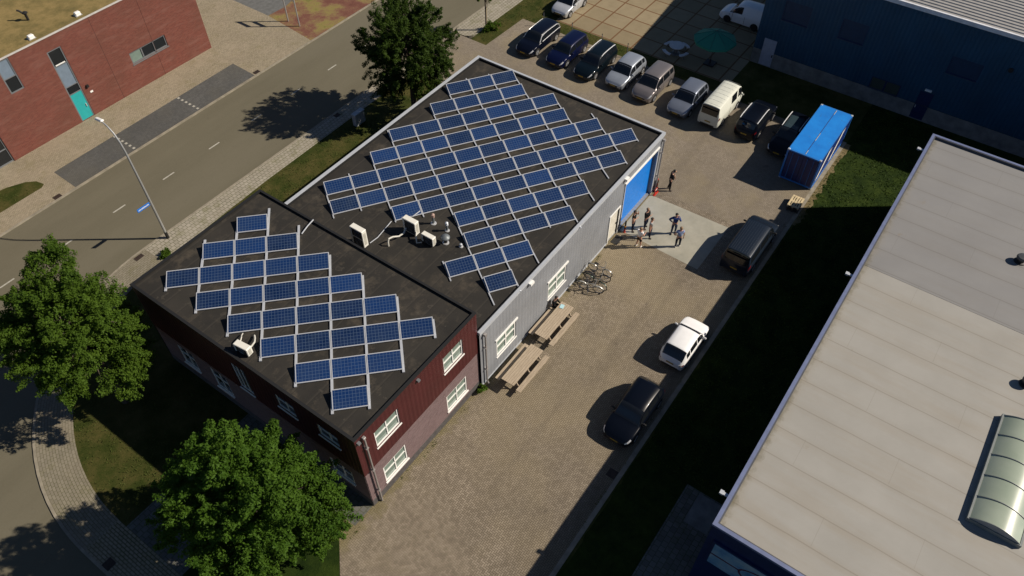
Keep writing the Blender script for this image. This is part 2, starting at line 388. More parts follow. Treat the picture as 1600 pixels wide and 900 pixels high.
sheet('flower_bed', [(19.75,33.36),(20.4,39.4),(22.4,39.3),(30,41.5),(250,41.5),(250,33.36)], .0, M_bed)
sheet('car_park', [(20.4,39.4),(22.4,39.3),(30,41.5),(250,41.5),(250,120),(20.4,120)], -.02, M_lot)
rs_ = random.Random(3)
def ragged(y0, y1, x0, x1, j, n=40):
    a = [(x0+(x1-x0)*i/n, y0+rs_.uniform(-j,j)*.15) for i in range(n+1)]; b = [(x0+(x1-x0)*i/n, y1+rs_.uniform(-j,j)) for i in range(n,-1,-1)]
    return b[::-1][:0]+a+b
M_dry = soil('dry_grass', [(.3,(.05,.05,.015)), (.45,(.13,.105,.05)), (.6,(.22,.175,.095)), (.75,(.10,.095,.03))], 1.6, 20.)
sheet('bare_soil', ragged(-9.255, -9.62, 22.5, 33.0, .16), -.004, M_dry, .1)
sheet('bare_soil', ragged(-9.255, -9.36, -12, 22.5, .07, 90), -.004, M_grass, .1)
# painted marks on the road
def mark(x0,x1,y0,y1,z,parent):
    MB().box(x0,x1,y0,y1,z-.02,z).build('road_marking', M_mark, parent)
x = -11.7
while x < 60:
    mark(x, x+.98, 29.03, 29.14, -.056, road); x += 4.16
for bx in (1.74, 7.68):
    for k in range(6): mark(bx-.09, bx+.09, 33.55+k*.46, 33.75+k*.46, .012, road)
M_iron = plain('cast_iron', (.05,.035,.028), .7, .3, .3)
def drain(x, y, lab, d=(.55,.38), col=M_iron):
    mb = MB(); z = .012
    mb.box(x-d[0]/2, x+d[0]/2, y-d[1]/2, y+d[1]/2, z-.02, z)
    for k in range(5):
        u = x-d[0]/2+d[0]*(k+.5)/5; mb.box(u-.03, u+.03, y-d[1]*.4, y+d[1]*.4, z, z+.012)
    tag(mb.build('drain_cover', col), lab, 'drain cover', 'drain covers')
drain(-4.68, 33.56, 'rusty drain cover at the kerb near the parking bay end below the grass tip')
drain(13.75, 33.62, 'dark drain cover at the kerb beside the far corner of the parking bay')
drain(-.35, -8.75, 'black drain cover in the shaded edge of the yard below the black car', (.5,.5))
drain(-18.45, 8.5, 'dark drain cover at the kerb of the curved pavement below the tree', (.5,.5))
drain(13.4, 24.15, 'dark drain cover at the kerb in the shade of the dark street tree', (.5,.4))
drain(-5.0, 24.1, 'rust brown drain cover on the pavement edge beside the lamp post', (.6,.35))

# ------------------------------------------------------------------ facade helpers
class Face:
    def __init__(s, o, u, n): s.o = Vector(o); s.u = Vector(u); s.n = Vector(n)
    def P(s, a, b, d=0.): return s.o + s.u*a + Vector((0,0,b)) + s.n*d
def obox(mb, F, a0, a1, b0, b1, d0, d1):
    vs = [F.P(a,b,d) for d in (d0,d1) for (a,b) in ((a0,b0),(a1,b0),(a1,b1),(a0,b1))]
    return mb.add(vs, [(0,1,2,3),(7,6,5,4),(0,4,5,1),(1,5,6,2),(2,6,7,3),(3,7,4,0)])
def wall(mb, F, a0, a1, b0, b1, holes=(), depth=.14, d=0.):
    A = sorted({a0,a1,*[h[i] for h in holes for i in (0,1) if a0 < h[i] < a1]}); B = sorted({b0,b1,*[h[i] for h in holes for i in (2,3) if b0 < h[i] < b1]})
    for i in range(len(A)-1):
        for j in range(len(B)-1):
            ca, cb = (A[i]+A[i+1])/2, (B[j]+B[j+1])/2
            if any(h[0]<ca<h[1] and h[2]<cb<h[3] for h in holes): continue
            mb.add([F.P(A[i],B[j],d),F.P(A[i+1],B[j],d),F.P(A[i+1],B[j+1],d),F.P(A[i],B[j+1],d)], [(0,1,2,3)])
    for h in holes:
        if h[3] <= b0 or h[2] >= b1: continue
        q = (max(h[2],b0), min(h[3],b1))
        for (p0,p1) in (((h[0],q[0]),(h[0],q[1])),((h[1],q[0]),(h[1],q[1])),((h[0],q[0]),(h[1],q[0])),((h[0],q[1]),(h[1],q[1]))):
            mb.add([F.P(*p0,d),F.P(*p1,d),F.P(*p1,d-depth),F.P(*p0,d-depth)], [(0,1,2,3)])
    return mb
def window(root, F, a0, a1, b0, b1, cols, rows, fmat, gmat, depth=.1, fw_=.07, mw=.05, sill=None, label=None, extra=None):
    """cols / rows: relative positions of the mullions"""
    mb = MB()
    obox(mb, F, a0, a0+fw_, b0, b1, -depth, -depth+.06); obox(mb, F, a1-fw_, a1, b0, b1, -depth, -depth+.06)
    obox(mb, F, a0+fw_, a1-fw_, b0, b0+fw_, -depth, -depth+.06); obox(mb, F, a0+fw_, a1-fw_, b1-fw_, b1, -depth, -depth+.06)
    for c in cols:
        a = a0+(a1-a0)*c; obox(mb, F, a-mw/2, a+mw/2, b0+fw_, b1-fw_, -depth, -depth+.055)
    for r in rows:
        b = b0+(b1-b0)*r; obox(mb, F, a0+fw_, a1-fw_, b-mw/2, b+mw/2, -depth, -depth+.05)
    w = mb.build('window', fmat, root, world=True)
    if label: w['label'] = label
    g = MB(); obox(g, F, a0+.02, a1-.02, b0+.02, b1-.02, -depth-.03, -depth+.012); g.build('pane', gmat, w, world=True)
    if extra: extra(w)
    if sill:
        s = MB(); obox(s, F, a0-.05, a1+.05, b0-.06, b0-.002, -depth, .05); s.build('sill', sill, w, world=True)
    return w
def glow_none(): pass

# ------------------------------------------------------------------ office block (low corner building, maroon)
OF = thing('office_building', 'two storey maroon and pink brick office block with black solar roof', 'building', (-8.88, .11, 0))
Ff = Face((-8.88,.11,0), (1,0,0), (0,-1,0)); Fs = Face((-8.88,15.75,0), (0,-1,0), (-1,0,0))
OW, OL, OH = 8.88, 15.64, 6.58
wf = [(1.13,2.77,4.36,5.7),(1.13,2.78,.82,2.25),(6.14,7.68,4.46,5.77),(6.1,7.78,.9,2.3)]
ys = lambda y: 15.75-y
ws = [(ys(14.15),ys(12.85),1.06,2.7),(ys(11.4),ys(10.1),1.05,2.8),(ys(8.6),ys(7.55),3.45,5.65),(ys(5.5),ys(4.2),4.5,5.65),(ys(2.7),ys(1.35),4.6,5.65),(ys(2.68),ys(1.16),1.15,2.42)]
mb = wall(MB(), Ff, 0, OW, 3.22, OH-.02, wf); mb.build('maroon_cladding', M_red, OF, world=True)
mb = wall(MB(), Fs, 0, OL, 3.22, OH-.02, ws); mb.build('maroon_cladding', M_redy, OF, world=True)
mb = wall(MB(), Ff, 0, OW, .5, 3.22, wf, .16, -.03); mb.build('brick_wall', M_pink, OF, world=True)
mb = wall(MB(), Fs, 0, OL, .5, 3.22, ws, .16, -.03); mb.build('brick_wall', M_pinky, OF, world=True)
mb = MB(); obox(mb, Ff, .03, OW-.01, -.1, .5, -.3, -.015); obox(mb, Fs, 0, OL-.03, -.1, .5, -.3, -.015); mb.build('plinth', M_plinth, OF, world=True)
mb = MB(); mb.add([(0,.13,-.1),(0,.13,OH),(0,15.75,OH),(0,15.75,-.1)], [(0,1,2,3)]); mb.add([(-8.88,15.75,-.1),(-8.88,15.75,OH),(0,15.75,OH),(0,15.75,-.1)], [(0,1,2,3)])
mb.build('rear_wall', M_black, OF, world=True)
MB().box(-8.8,-.1,.2,15.66,OH-.4,6.50).build('roof', M_tar, OF, world=True)
mb = MB()
for (x0,x1,y0,y1) in ((-8.91,.0,.08,.24),(-8.91,.0,15.62,15.78),(-8.91,-8.76,.24,15.62),(-.13,.0,.24,15.62)): mb.box(x0,x1,y0,y1,OH-.02,6.63)
mb.build('parapet', M_black, OF, world=True)
for i, h in enumerate(wf): window(OF, Ff, *h, [.5], [.56], M_white, M_glassb, .11, .075, .06, M_white)
for i, h in enumerate(ws):
    window(OF, Fs, *h, [.33,.66] if i == 2 else [.55], [] if i == 2 else [.6], M_white, M_glassd, .11, .085, .07, M_white, 'tall three light window' if i == 2 else None)
mb = MB(); mb.tube([Ff.P(.48,6.3,.12), Ff.P(.48,3.25,.12), Ff.P(.48,0.02,.12)], .055, 10); mb.cbox(Ff.P(.48,6.32,.1), (.16,.16,.14), bev=.02)
for z in (5.4,3.3,1.2): obox(mb, Ff, .40, .56, z, z+.05, -.02, .19)
mb.build('downpipe', M_zinc, OF, smooth=True, world=True)
for a in (4.27, .18):
    mb = MB(); obox(mb, Ff, a-.08, a+.08, 6.18, 6.3, 0, .14); mb.build('wall_lamp', M_greyf, OF, world=True)

# ------------------------------------------------------------------ workshop hall (grey cladding, blue gate)
HL, HW, HH = 20.244, 15.351, 4.90
HA = thing('workshop_hall', 'grey clad workshop hall with blue roller gate and black solar roof', 'building', (0,0,0))
Hf = Face((0,0,0), (1,0,0), (0,-1,0)); He = Face((HL,0,0), (0,1,0), (1,0,0)); Hb = Face((HL,HW,0), (-1,0,0), (0,1,0))
hh = [(1.48,3.32,1.15,2.72),(6.62,8.58,1.15,2.72)]; door = (13.7,14.9,.02,2.4); gate = (15.32,19.55,.0,4.06)
mb = wall(MB(), Hf, 0.02, HL, .12, HH-.15, hh+[door,gate], .28); mb.build('wall', M_clad, HA, world=True)
mb = wall(MB(), He, 0, HW, .12, HH-.15); wall(mb, Hb, 0, HL, .12, HH-.15); mb.build('wall', M_clad, HA, world=True)
mb = MB()
for a0,a1 in ((.02,13.7),(14.9,15.32),(19.55,HL)): obox(mb, Hf, a0, a1, -.1, .12, -.2, .03)
obox(mb, He, 0, HW, -.1, .12, -.2, .03); mb.build('plinth', M_trim, HA, world=True)
MB().box(.02,HL-.08,.1,HW-.1,4.4,4.80).build('roof', M_tar, HA, world=True)
mb = MB()
for (x0,x1,y0,y1) in ((.02,HL+.04,-.04,.13),(.02,HL+.04,HW-.18,HW+.04),(HL-.13,HL+.04,.13,HW-.18)): mb.box(x0,x1,y0,y1,HH-.16,4.96)
mb.build('roof_trim', M_trim, HA, world=True)
mb = MB()
for (x0,x1,y0,y1) in ((.02,HL-.13,.13,.2),(.02,HL-.13,HW-.25,HW-.18),(HL-.2,HL-.13,.2,HW-.25)): mb.box(x0,x1,y0,y1,4.7,4.925)
mb.build('parapet', M_black, HA, world=True)
for h in hh:
    w = window(HA, Hf, *h, [.5], [.5], M_white, M_glassb, .1, .1, .08, M_white)
    mb = MB(); obox(mb, Hf, h[0]-.12, h[1]+.12, h[3]-.02, h[3]+.1, -.05, .07); mb.build('lintel', M_white, w, world=True)
mb = MB(); obox(mb, Hf, door[0], door[1], .02, 2.4, -.14, -.06); d = mb.build('door', plain('cream_door', (.62,.6,.52), .5), HA, world=True)
mb = MB(); obox(mb, Hf, 14.72, 14.8, 1.0, 1.12, -.06, .0); mb.build('handle', M_black, d, world=True)
mb = MB()
for (a0,a1,b0,b1) in ((13.62,13.7,.02,2.48),(14.9,14.98,.02,2.48),(13.7,14.9,2.4,2.48)): obox(mb, Hf, a0,a1,b0,b1,-.1,.05)
mb.build('door_frame', M_white, HA, world=True)
mb = MB()
for k in range(8): obox(mb, Hf, gate[0]+.01, gate[1]-.01, k*.5075+.004, (k+1)*.5075-.006, -.3, -.235)
mb.build('gate', M_gate, HA, world=True)
mb = MB(); obox(mb, Hf, 15.2, 19.68, 4.06, 4.16, -.02, .09); mb.build('gate_lintel', M_white, HA, world=True)
mb = MB(); obox(mb, Hf, 19.57, 19.66, .1, 4.05, .0, .05); mb.build('gate_frame', M_trim, HA, world=True); mb = MB(); obox(mb, Hf, 15.22, 15.3, .1, 4.05, 0, .05); mb.build('gate_frame', M_trim, HA, world=True)
for a in (15.16, 4.64):
    mb = MB(); obox(mb, Hf, a-.17, a+.17, 4.55, 4.72, 0, .2); mb.build('wall_lamp', M_white, HA, world=True)
for a, zt in ((.36,4.5),(20.05,4.45)):
    mb = MB(); mb.tube([Hf.P(a,zt,.13), Hf.P(a,.25,.13), Hf.P(a,.06,.25)], .05, 10); obox(mb, Hf, a-.08, a+.08, zt-.05, zt+.12, .03, .2)
    for z in (3.4,1.4): obox(mb, Hf, a-.08, a+.08, z, z+.05, 0, .19)
    mb.build('downpipe', M_zinc, HA, smooth=True, world=True)

# ------------------------------------------------------------------ red brick building across the street
BR = thing('brick_building', 'red brick building with teal door and dry sedum roof across the street', 'building', (-4.2, 39.5, 0))
Fb = Face((-30,39.5,0), (1,0,0), (0,-1,0)); Fbe = Face((14.02,39.5,0), (0,1,0), (1,0,0)); A = lambda x: x+30
bh = [(A(-2.05),A(-1.05),4.5,6.97),(A(1.42),A(2.52),0.02,6.02),(A(7.0),A(10.35),2.05,3.05),(A(-12),A(-4.2),-.05,2.55)]
mb = wall(MB(), Fb, A(-30), A(14.02), -.1, 7.0, bh, .15); mb.build('wall', M_brick, BR, world=True)
mb = wall(MB(), Fbe, 0, 25, -.1, 7.0); mb.build('wall', M_bricky, BR, world=True)
MB().box(-30,14.0,39.75,64.5,6.5,6.82).build('sedum_roof', M_sedum, BR, world=True)
mb = MB(); mb.box(-30,14.0,39.6,39.75,6.6,6.93); mb.box(13.8,13.95,39.75,64.5,6.6,6.93); mb.build('parapet', M_black, BR, world=True)
mb = MB(); mb.box(-30,14.07,39.45,39.6,7.0,7.06); mb.box(13.95,14.07,39.6,64.5,7.0,7.06); mb.build('roof_trim', plain('pale_coping', (.5,.48,.45), .6), BR, world=True)
def split(h, parts):
    """window column with stacked panes; parts = list of (z0, z1, material, name)"""
    mb = MB(); obox(mb, Fb, h[0], h[0]+.09, h[2], h[3], -.13, -.03); obox(mb, Fb, h[1]-.09, h[1], h[2], h[3], -.13, -.03)
    obox(mb, Fb, h[0]+.09, h[1]-.09, h[3]-.09, h[3], -.13, -.03)
    if h[2] > .5: obox(mb, Fb, h[0]+.09, h[1]-.09, h[2], h[2]+.09, -.13, -.03)
    for p in parts[1:]: obox(mb, Fb, h[0]+.09, h[1]-.09, p[1]-.03, p[1]+.03, -.13, -.03)
    w = mb.build('window', M_greyf, BR, world=True)
    for (z0,z1,m,nm) in parts:
        if nm == 'door':
            mb = MB(); obox(mb, Fb, h[0]+.09, h[1]-.09, z0, z1, -.13, -.05); d = mb.build('door', m, BR, world=True)
            mb = MB(); obox(mb, Fb, h[1]-.26, h[1]-.2, .95, 1.2, -.05, .01); mb.build('handle', M_alu, d, world=True)
        else:
            mb = MB(); obox(mb, Fb, h[0]+.08, h[1]-.08, z0, z1, -.14, -.07); mb.build(nm, m, w, world=True)
    return w
split(bh[0], [(5.62,6.9,M_glassg,'panel'),(4.55,5.6,M_glassd,'pane')])
split(bh[1], [(4.78,5.95,M_glassd,'pane'),(3.0,4.75,M_glassg,'panel'),(2.38,2.98,M_glassd,'pane'),(.03,2.34,M_teal,'door')])
mb = MB(); obox(mb, Fb, A(1.6), A(2.35), 4.78, 4.86, -.07, -.06); mb.build('blind', M_white, BR, world=True)
window(BR, Fb, *bh[2], [.33,.66], [], M_greyf, M_glassd, .12, .1, .1, M_greyf)
mb = MB(); obox(mb, Fb, A(7.1), A(8.0), 2.16, 2.95, -.108, -.105); mb.build('blind', M_glassb, BR, world=True)
window(BR, Fb, A(-12), A(-4.2), .0, 2.5, [.25,.5,.75], [.45], M_greyf, M_glassd, .14, .1, .08, None, 'ground floor glass front')
mb = MB(); obox(mb, Fb, A(2.86), A(3.04), 2.32, 2.5, 0, .16); mb.build('wall_lamp', M_black, BR, world=True)
mb = MB(); obox(mb, Fb, A(2.98), A(3.2), 1.76, 1.9, 0, .03); mb.build('name_plate', M_white, BR, world=True)
for x in (9.2, 5.2): 
    mb = MB(); obox(mb, Fb, A(x), A(x+.03), .0, 6.98, -.005, .004); mb.build('movement_joint', plain('joint_dark', (.06,.02,.015), .9), BR, world=True)
for (x,y,lab) in ((1.35,40.55,'small white roof outlet behind the brick parapet, nearer the photo edge'),(5.11,40.6,'small white roof outlet behind the brick parapet, farther along the coping')):
    t = thing('roof_outlet', lab, 'roof outlet', (x,y,6.82), 0, 'white outlets on the sedum roof')
    MB().cbox((0,0,.14), (.42,.3,.28), bev=.05).build('cowl', M_white, t); MB().cbox((0,0,.03), (.5,.4,.05)).build('flange', M_alu, t)
t = thing('roof_vent', 'black branched roof vent pipe standing on the sedum roof', 'roof vent', (2.62,42.95,6.82))
MB().tube([(0,0,0),(0,0,.55)], .09, 10).build('pipe', M_black, t, smooth=True)
MB().tube([(0,0,.42),(-.22,.25,.75),(-.3,.35,.78)], .07, 8).build('branch', M_black, t, smooth=True)
MB().lathe([(.2,.55),(.2,.6),(.06,.68)], n=12).build('cap', M_black, t, smooth=True)

# ------------------------------------------------------------------ blue hall at the top right
BH = thing('blue_hall', 'big blue corrugated hall with concrete plinth and pale metal roof', 'building', (38.97, 1.17, 0))
EV = 8.4
Fw = Face((38.97,1.17,0), (0,-1,0), (-1,0,0)); Fn = Face((38.97,1.17,0), (1,0,0), (0,1,0)); Y = lambda y: 1.17-y
hb = [(Y(.42),Y(-.62),.05,2.4),(Y(-.4),Y(-2.5),4.3,5.92),(Y(-4.92),Y(-6.87),4.3,5.92),(Y(-8.4),Y(-10.65),1.22,2.25),(Y(-12.03),Y(-13.0),.05,2.4),(Y(-12.98),Y(-15.1),4.35,5.7)]
mb = wall(MB(), Fw, 0, 75, 1.28, EV, hb, .1); wall(mb, Fn, 0, 40, 1.28, EV+0); mb.build('corrugated_wall', M_blueclad, BH, world=True)
mb = wall(MB(), Fw, 0, 75, -.1, 1.28, hb, .1, .03); wall(mb, Fn, 0, 40, -.1, 1.28, (), .1, .03); mb.build('concrete_plinth', M_conc, BH, world=True)
mb = MB(); rz = lambda x: EV+.06+(x-38.9)*.09
n = 110
for k in range(n):
    x0 = 38.95+k*.36; x1 = x0+.36
    mb.add([(x0,1.3,rz(x0)),(x0,-74,rz(x0)),(x0+.25,-74,rz(x0+.25)),(x0+.25,1.3,rz(x0+.25))], [(0,1,2,3)])
    for a,b,za,zb in ((x0+.25,x0+.28,0,.06),(x0+.28,x0+.33,.06,.06),(x0+.33,x1,.06,0)):
        mb.add([(a,1.3,rz(a)+za),(a,-74,rz(a)+za),(b,-74,rz(b)+zb),(b,1.3,rz(b)+zb)], [(0,1,2,3)])
mb.build('metal_roof', plain('roof_sheet', (.40,.39,.37), .5, .3, .08), BH, world=True)
MB().box(38.78,38.955,-74,1.35,EV-.2,EV+.1).build('gutter', plain('pale_gutter', (.62,.64,.68), .5), BH, world=True)
for i in (1,2,5): window(BH, Fw, *hb[i], [], [], M_navy, plain('blue_panel', (.006,.030,.075), .6), .09, .05, .05, plain('blue_sill', (.03,.06,.10), .5), 'blanked blue window panel')
window(BH, Fw, *hb[3], [.5], [], M_navy, plain('milky_glass', (.05,.065,.055), .3), .08, .07, .12, M_conc, 'two light window low in the wall')
mb = MB(); obox(mb, Fw, hb[0][0], hb[0][1], .05, 2.4, -.1, .045); d = mb.build('door', plain('pale_door', (.33,.36,.44), .5), BH, world=True); d['label'] = 'pale door near the hall corner'
mb = MB(); obox(mb, Fw, hb[0][1]-.12, hb[0][1]-.04, .95, 1.15, .045, .1); mb.build('handle', M_black, d, world=True)
mb = MB(); obox(mb, Fw, hb[4][0], hb[4][1], .05, 2.4, -.1, -.03); d = mb.build('door', M_navy, BH, world=True); d['label'] = 'dark blue door in the long wall'
mb = MB(); obox(mb, Fw, hb[4][0]+.06, hb[4][0]+.14, .95, 1.15, -.03, .03); mb.build('handle', M_alu, d, world=True)
mb = MB(); obox(mb, Fw, Y(-12.28), Y(-12.75), 2.55, 2.68, 0, .12); mb.build('wall_lamp', M_white, BH, world=True)
mb = MB(); mb.lathe([(.16,0),(.16,.12),(.0,.14)], Fw.P(Y(-16.73),6.0,0), 12, 'x', Matrix.Rotation(math.pi,3,'Z')); mb.build('wall_vent', M_black, BH, world=True)

# ------------------------------------------------------------------ warehouse on the right (pale membrane roof)
WH = thing('warehouse', 'navy warehouse with pale stained membrane roof and barrel rooflight', 'building', (-2.93, -14.35, 0))
WX0, WX1, WY0, WY1, WZ = -2.93, 28.4, -60., -14.4, 6.2
Fl = Face((WX1,WY1,0), (-1,0,0), (0,1,0)); Fr = Face((WX0,WY1,0), (0,-1,0), (-1,0,0)); Fe = Face((WX1,WY0,0), (0,1,0), (1,0,0))
mb = MB(); wall(mb, Fl, 0, WX1-WX0, -.1, WZ-.12); wall(mb, Fr, 0, 45.6, -.1, WZ-.12); wall(mb, Fe, 0, 45.6, -.1, WZ-.12); mb.build('wall', M_navy, WH, world=True)
def membrane(name, c0, c1, stain, amt, cx):
    t = NT(name); x, y, z = t.sep()
    f = t.noise(.35, 6, .6)
    c = t.mix(t.ramp(f, [(.3,0.),(.7,1.)]), c0, c1)
    st = t.noise(.8, 6, .62, t.comb(t.math('MULTIPLY', x, 1.2), t.math('MULTIPLY', y, .16)))
    c = t.mix(t.ramp(st, [(.48,0.),(.72,amt)]), c, stain)
    sm = t.math('FLOORED_MODULO', t.math('ADD', x, t.math('MULTIPLY', t.noise(.3,2), .12)), 1.52); e = t.math('MINIMUM', sm, t.math('SUBTRACT', 1.52, sm))
    c = t.mix(t.ramp(e, [(.0,.5),(.018,.35),(.035,0.)]), c, tuple(q*.55 for q in stain))
    c = t.mix(t.ramp(e, [(.05,.16),(.3,0.)]), c, tuple(q*.9 for q in stain))
    cr = t.math('FLOORED_MODULO', t.math('ADD', y, t.math('MULTIPLY', t.math('FLOOR', t.math('DIVIDE', x, 1.52)), 3.7)), 9.4)
    c = t.mix(t.ramp(cr, [(.0,.35),(.035,0.)]), c, tuple(q*.6 for q in stain))
    # dirt and moss that has washed down to the parapet on the yard side
    dist = t.math('SUBTRACT', -.05, y); nn = t.math('MULTIPLY', t.noise(1.1, 7, .7), 1.0)
    edge = t.ramp(t.math('SUBTRACT', t.math('ADD', nn, .1), dist), [(.0,0.),(.5,.32),(.9,.6)])
    c = t.mix(edge, c, (.22,.185,.13))
    ed2 = t.ramp(t.math('SUBTRACT', t.math('MULTIPLY', t.noise(2.3,5,.7), .85), dist), [(.0,0.),(.3,.6)])
    c = t.mix(ed2, c, t.mix(t.noise(4.,3), (.05,.055,.02), (.12,.10,.06)))
    c = t.mix(t.ramp(t.noise(.55, 8, .75), [(.66,0.),(.72,.5)]), c, (.2,.16,.11))
    t.col(c); t.rough(.7); t.spec(.3); t.bump(t.ramp(e, [(0.,1.),(.04,0.)]), .3, .01); return t.m
RZ = 6.02
MB().box(WX0+.1,15.1,WY0,WY1-.16,RZ-.3,RZ).build('membrane_roof', membrane('membrane_beige', (.275,.268,.245), (.318,.31,.286), (.262,.232,.185), .5, 0), WH, world=True)['label'] = 'beige near half of the roof'
MB().box(15.1,WX1-.1,WY0,WY1-.16,RZ-.3,RZ+.01).build('membrane_roof', membrane('membrane_grey', (.195,.195,.195), (.22,.22,.218), (.185,.175,.16), .3, 0), WH, world=True)['label'] = 'grey far half of the roof'
mb = MB(); mb.box(WX0-.03,WX1+.03,WY1-.13,WY1+.04,WZ-.14,WZ); mb.box(WX0-.03,WX0+.14,WY0,WY1-.13,WZ-.14,WZ); mb.box(WX1-.14,WX1+.03,WY0,WY1-.13,WZ-.14,WZ)
mb.build('roof_trim', plain('blue_grey_trim', (.13,.16,.28), .5, .1), WH, world=True)
mb = MB(); mb.box(WX0+.14,WX1-.14,WY1-.2,WY1-.13,RZ-.1,WZ-.02); mb.box(WX1-.2,WX1-.14,WY0,WY1-.2,RZ-.1,WZ-.02); mb.box(WX0+.14,WX0+.2,WY0,WY1-.2,RZ-.1,WZ-.02)
mb.build('parapet', plain('parapet_dark', (.06,.065,.08), .6), WH, world=True)
for x, lab in ((26.64,'far'),(13.95,'middle'),(-1.36,'near')):
    mb = MB(); mb.box(x-.07,x+.07,WY1+.04,WY1+.3,WZ-.2,WZ-.14); b = mb.build('wall_lamp', M_trim, WH, world=True)
    mb = MB(); mb.box(x-.1,x+.1,WY1+.25,WY1+.42,WZ-.22,WZ-.12); mb.build('lamp_head', M_trim, b, world=True)
# front sign: sky blue board, maroon line and ring with a dark swoosh
sgm = NT('sign_sky'); c = sgm.ramp(sgm.noise(.9, 5, .6), [(.35,(.05,.16,.36)),(.5,(.16,.30,.44)),(.68,(.34,.42,.46))]); sgm.col(c); sgm.rough(.3)
mb = MB(); obox(mb, Fr, .3, 9.0, 2.98, 5.05, .0, .12); sg = mb.build('sign_board', M_navy, WH, world=True)
mb = MB(); obox(mb, Fr, .42, 8.88, 3.1, 4.93, .12, .135); mb.build('sign_face', sgm.m, sg, world=True)
mr = plain('sign_maroon', (.10,.02,.045), .4); mb = MB(); obox(mb, Fr, .42, 1.7, 3.98, 4.06, .135, .145)
def ring(mb, ca, cb, ra, rb, w, d0, d1, t0=0, t1=360, n=36):
    pts = [R(t0+(t1-t0)*k/n) for k in range(n+1)]
    for k in range(n):
        q = []
        for (th, s_) in ((pts[k],1.),(pts[k+1],1.),(pts[k+1],0.),(pts[k],0.)):
            q.append(Fr.P(ca+(ra-w*(1-s_))*math.cos(th), cb+(rb-w*(1-s_))*math.sin(th), d1))
        mb.add(q, [(0,1,2,3)])
ring(mb, 3.3, 4.0, 1.62, .72, .09, .135, .147); mb.build('sign_line', mr, sg, world=True)
mb = MB(); ring(mb, 2.75, 3.72, .5, .45, .16, .135, .149, 60, 190, 14); mb.build('sign_swoosh', M_black, sg, world=True)

# barrel rooflight
sk = thing('barrel_rooflight', 'long greenish barrel vault rooflight on the beige warehouse roof', 'rooflight', (6.45,-23.9,RZ))
def barrel(x0, x1, r, h, dz, t):
    vs = []; n = 14
    for xx in (x0, x1):
        for k in range(n+1):
            a = -1+2*k/n; vs.append((xx, a*r, dz+h*(1-a*a)))
    return vs, [(k,k+1,n+1+k+1,n+1+k) for k in range(n)]
mb = MB()
for k in range(5):
    vs, fs = barrel(-3.0+k*1.2+.02, -3.0+(k+1)*1.2-.02, 1.0, .36, .2, 0); mb.add(vs, fs)
gm = NT('rooflight_sheet'); gm.col(gm.mix(gm.ramp(gm.noise(.8,4),[(.3,0.),(.7,1.)]), (.28,.335,.26), (.35,.40,.32))); gm.rough(.22); gm.spec(.8)
mb.build('glazing', gm.m, sk, smooth=True)
for k in range(6):
    pts = [(-3.0+k*1.2, a, .215+.36*(1-a*a)) for a in np.linspace(-1,1,13)]; MB().tube(pts, .028, 6).build('rib', plain('rooflight_rib', (.24,.26,.24), .4, .2), sk, smooth=True)
mb = MB(); mb.box(-3.06,3.06,-1.06,-.98,0,.24); mb.box(-3.06,3.06,.98,1.06,0,.24); mb.box(-3.06,-3.0,-.98,.98,0,.24); mb.box(3.0,3.06,-.98,.98,0,.24); mb.build('kerb', plain('rooflight_kerb', (.16,.18,.18), .5), sk)
for xx in (-3.02, 3.02):
    mb = MB(); vs = [(xx,a,.22+.36*(1-a*a)) for a in np.linspace(-1,1,13)]; mb.add(vs, [tuple(range(13))]); mb.build('end_panel', plain('dull_panel', (.22,.24,.26), .4), sk)
for (x,y,lab) in ((20.2,-21.35,'black round roof vent on the grey half of the warehouse roof'),(12.0,-23.4,'dark roof vent at the photo edge on the beige warehouse roof')):
    t = thing('roof_vent', lab, 'roof vent', (x,y,RZ), 0, 'black vents on the warehouse roof')
    MB().lathe([(.32,0),(.3,.06),(.2,.1),(.2,.3)], n=18).build('pipe', M_black, t, smooth=True)
    MB().lathe([(.0,.44),(.26,.42),(.3,.34),(.3,.3),(.2,.28)], n=18).build('cap', plain('vent_cap', (.05,.055,.06), .4), t, smooth=True)
# ------------------------------------------------------------------ solar arrays
def cellmat():
    t = NT('solar_cells'); x, y, z = t.sep()
    oi = t.n('ShaderNodeObjectInfo')
    fu = t.math('FLOORED_MODULO', t.math('DIVIDE', x, .1585), 1.); fv = t.math('FLOORED_MODULO', t.math('DIVIDE', y, .1585), 1.)
    d = t.math('MINIMUM', t.math('MINIMUM', fu, t.math('SUBTRACT', 1., fu)), t.math('MINIMUM', fv, t.math('SUBTRACT', 1., fv)))
    g = t.ramp(d, [(.03, 1.), (.075, 0.)])
    rnd = t.white(t.comb(t.math('FLOOR', t.math('DIVIDE', x, .1585)), t.math('FLOOR', t.math('DIVIDE', y, .1585)), oi.outputs['Random']))
    c = t.mix(t.math('POWER', oi.outputs['Random'], 1.4), (.003,.0135,.052), (.008,.036,.136))
    c = t.mix(t.math('MULTIPLY', rnd, .4), c, (.006,.022,.09))
    c = t.mix(t.math('MULTIPLY', t.ramp(t.noise(.9,5,.6, t.comb(t.math('ADD', x, t.math('MULTIPLY', oi.outputs['Random'], 60.)), y)), [(.4,0.),(.7,1.)]), .3), c, (.035,.055,.10))
    t.col(t.mix(t.math('MULTIPLY', g, .42), c, (.13,.19,.27))); t.rough(t.ramp(t.noise(.7,5,.6), [(.3,.12),(.7,.34)])); t.spec(.5)
    return t.m
M_cell = cellmat(); M_frame = plain('panel_frame', (.56,.585,.62), .35, .3, .05)
TILT = R(15.2); ct, st_ = math.cos(TILT), math.sin(TILT); TZ = .345; PWD = 1.65
def sl(x, s, d=0.): return (x, -s*ct+d*st_*0, TZ-s*st_+d)
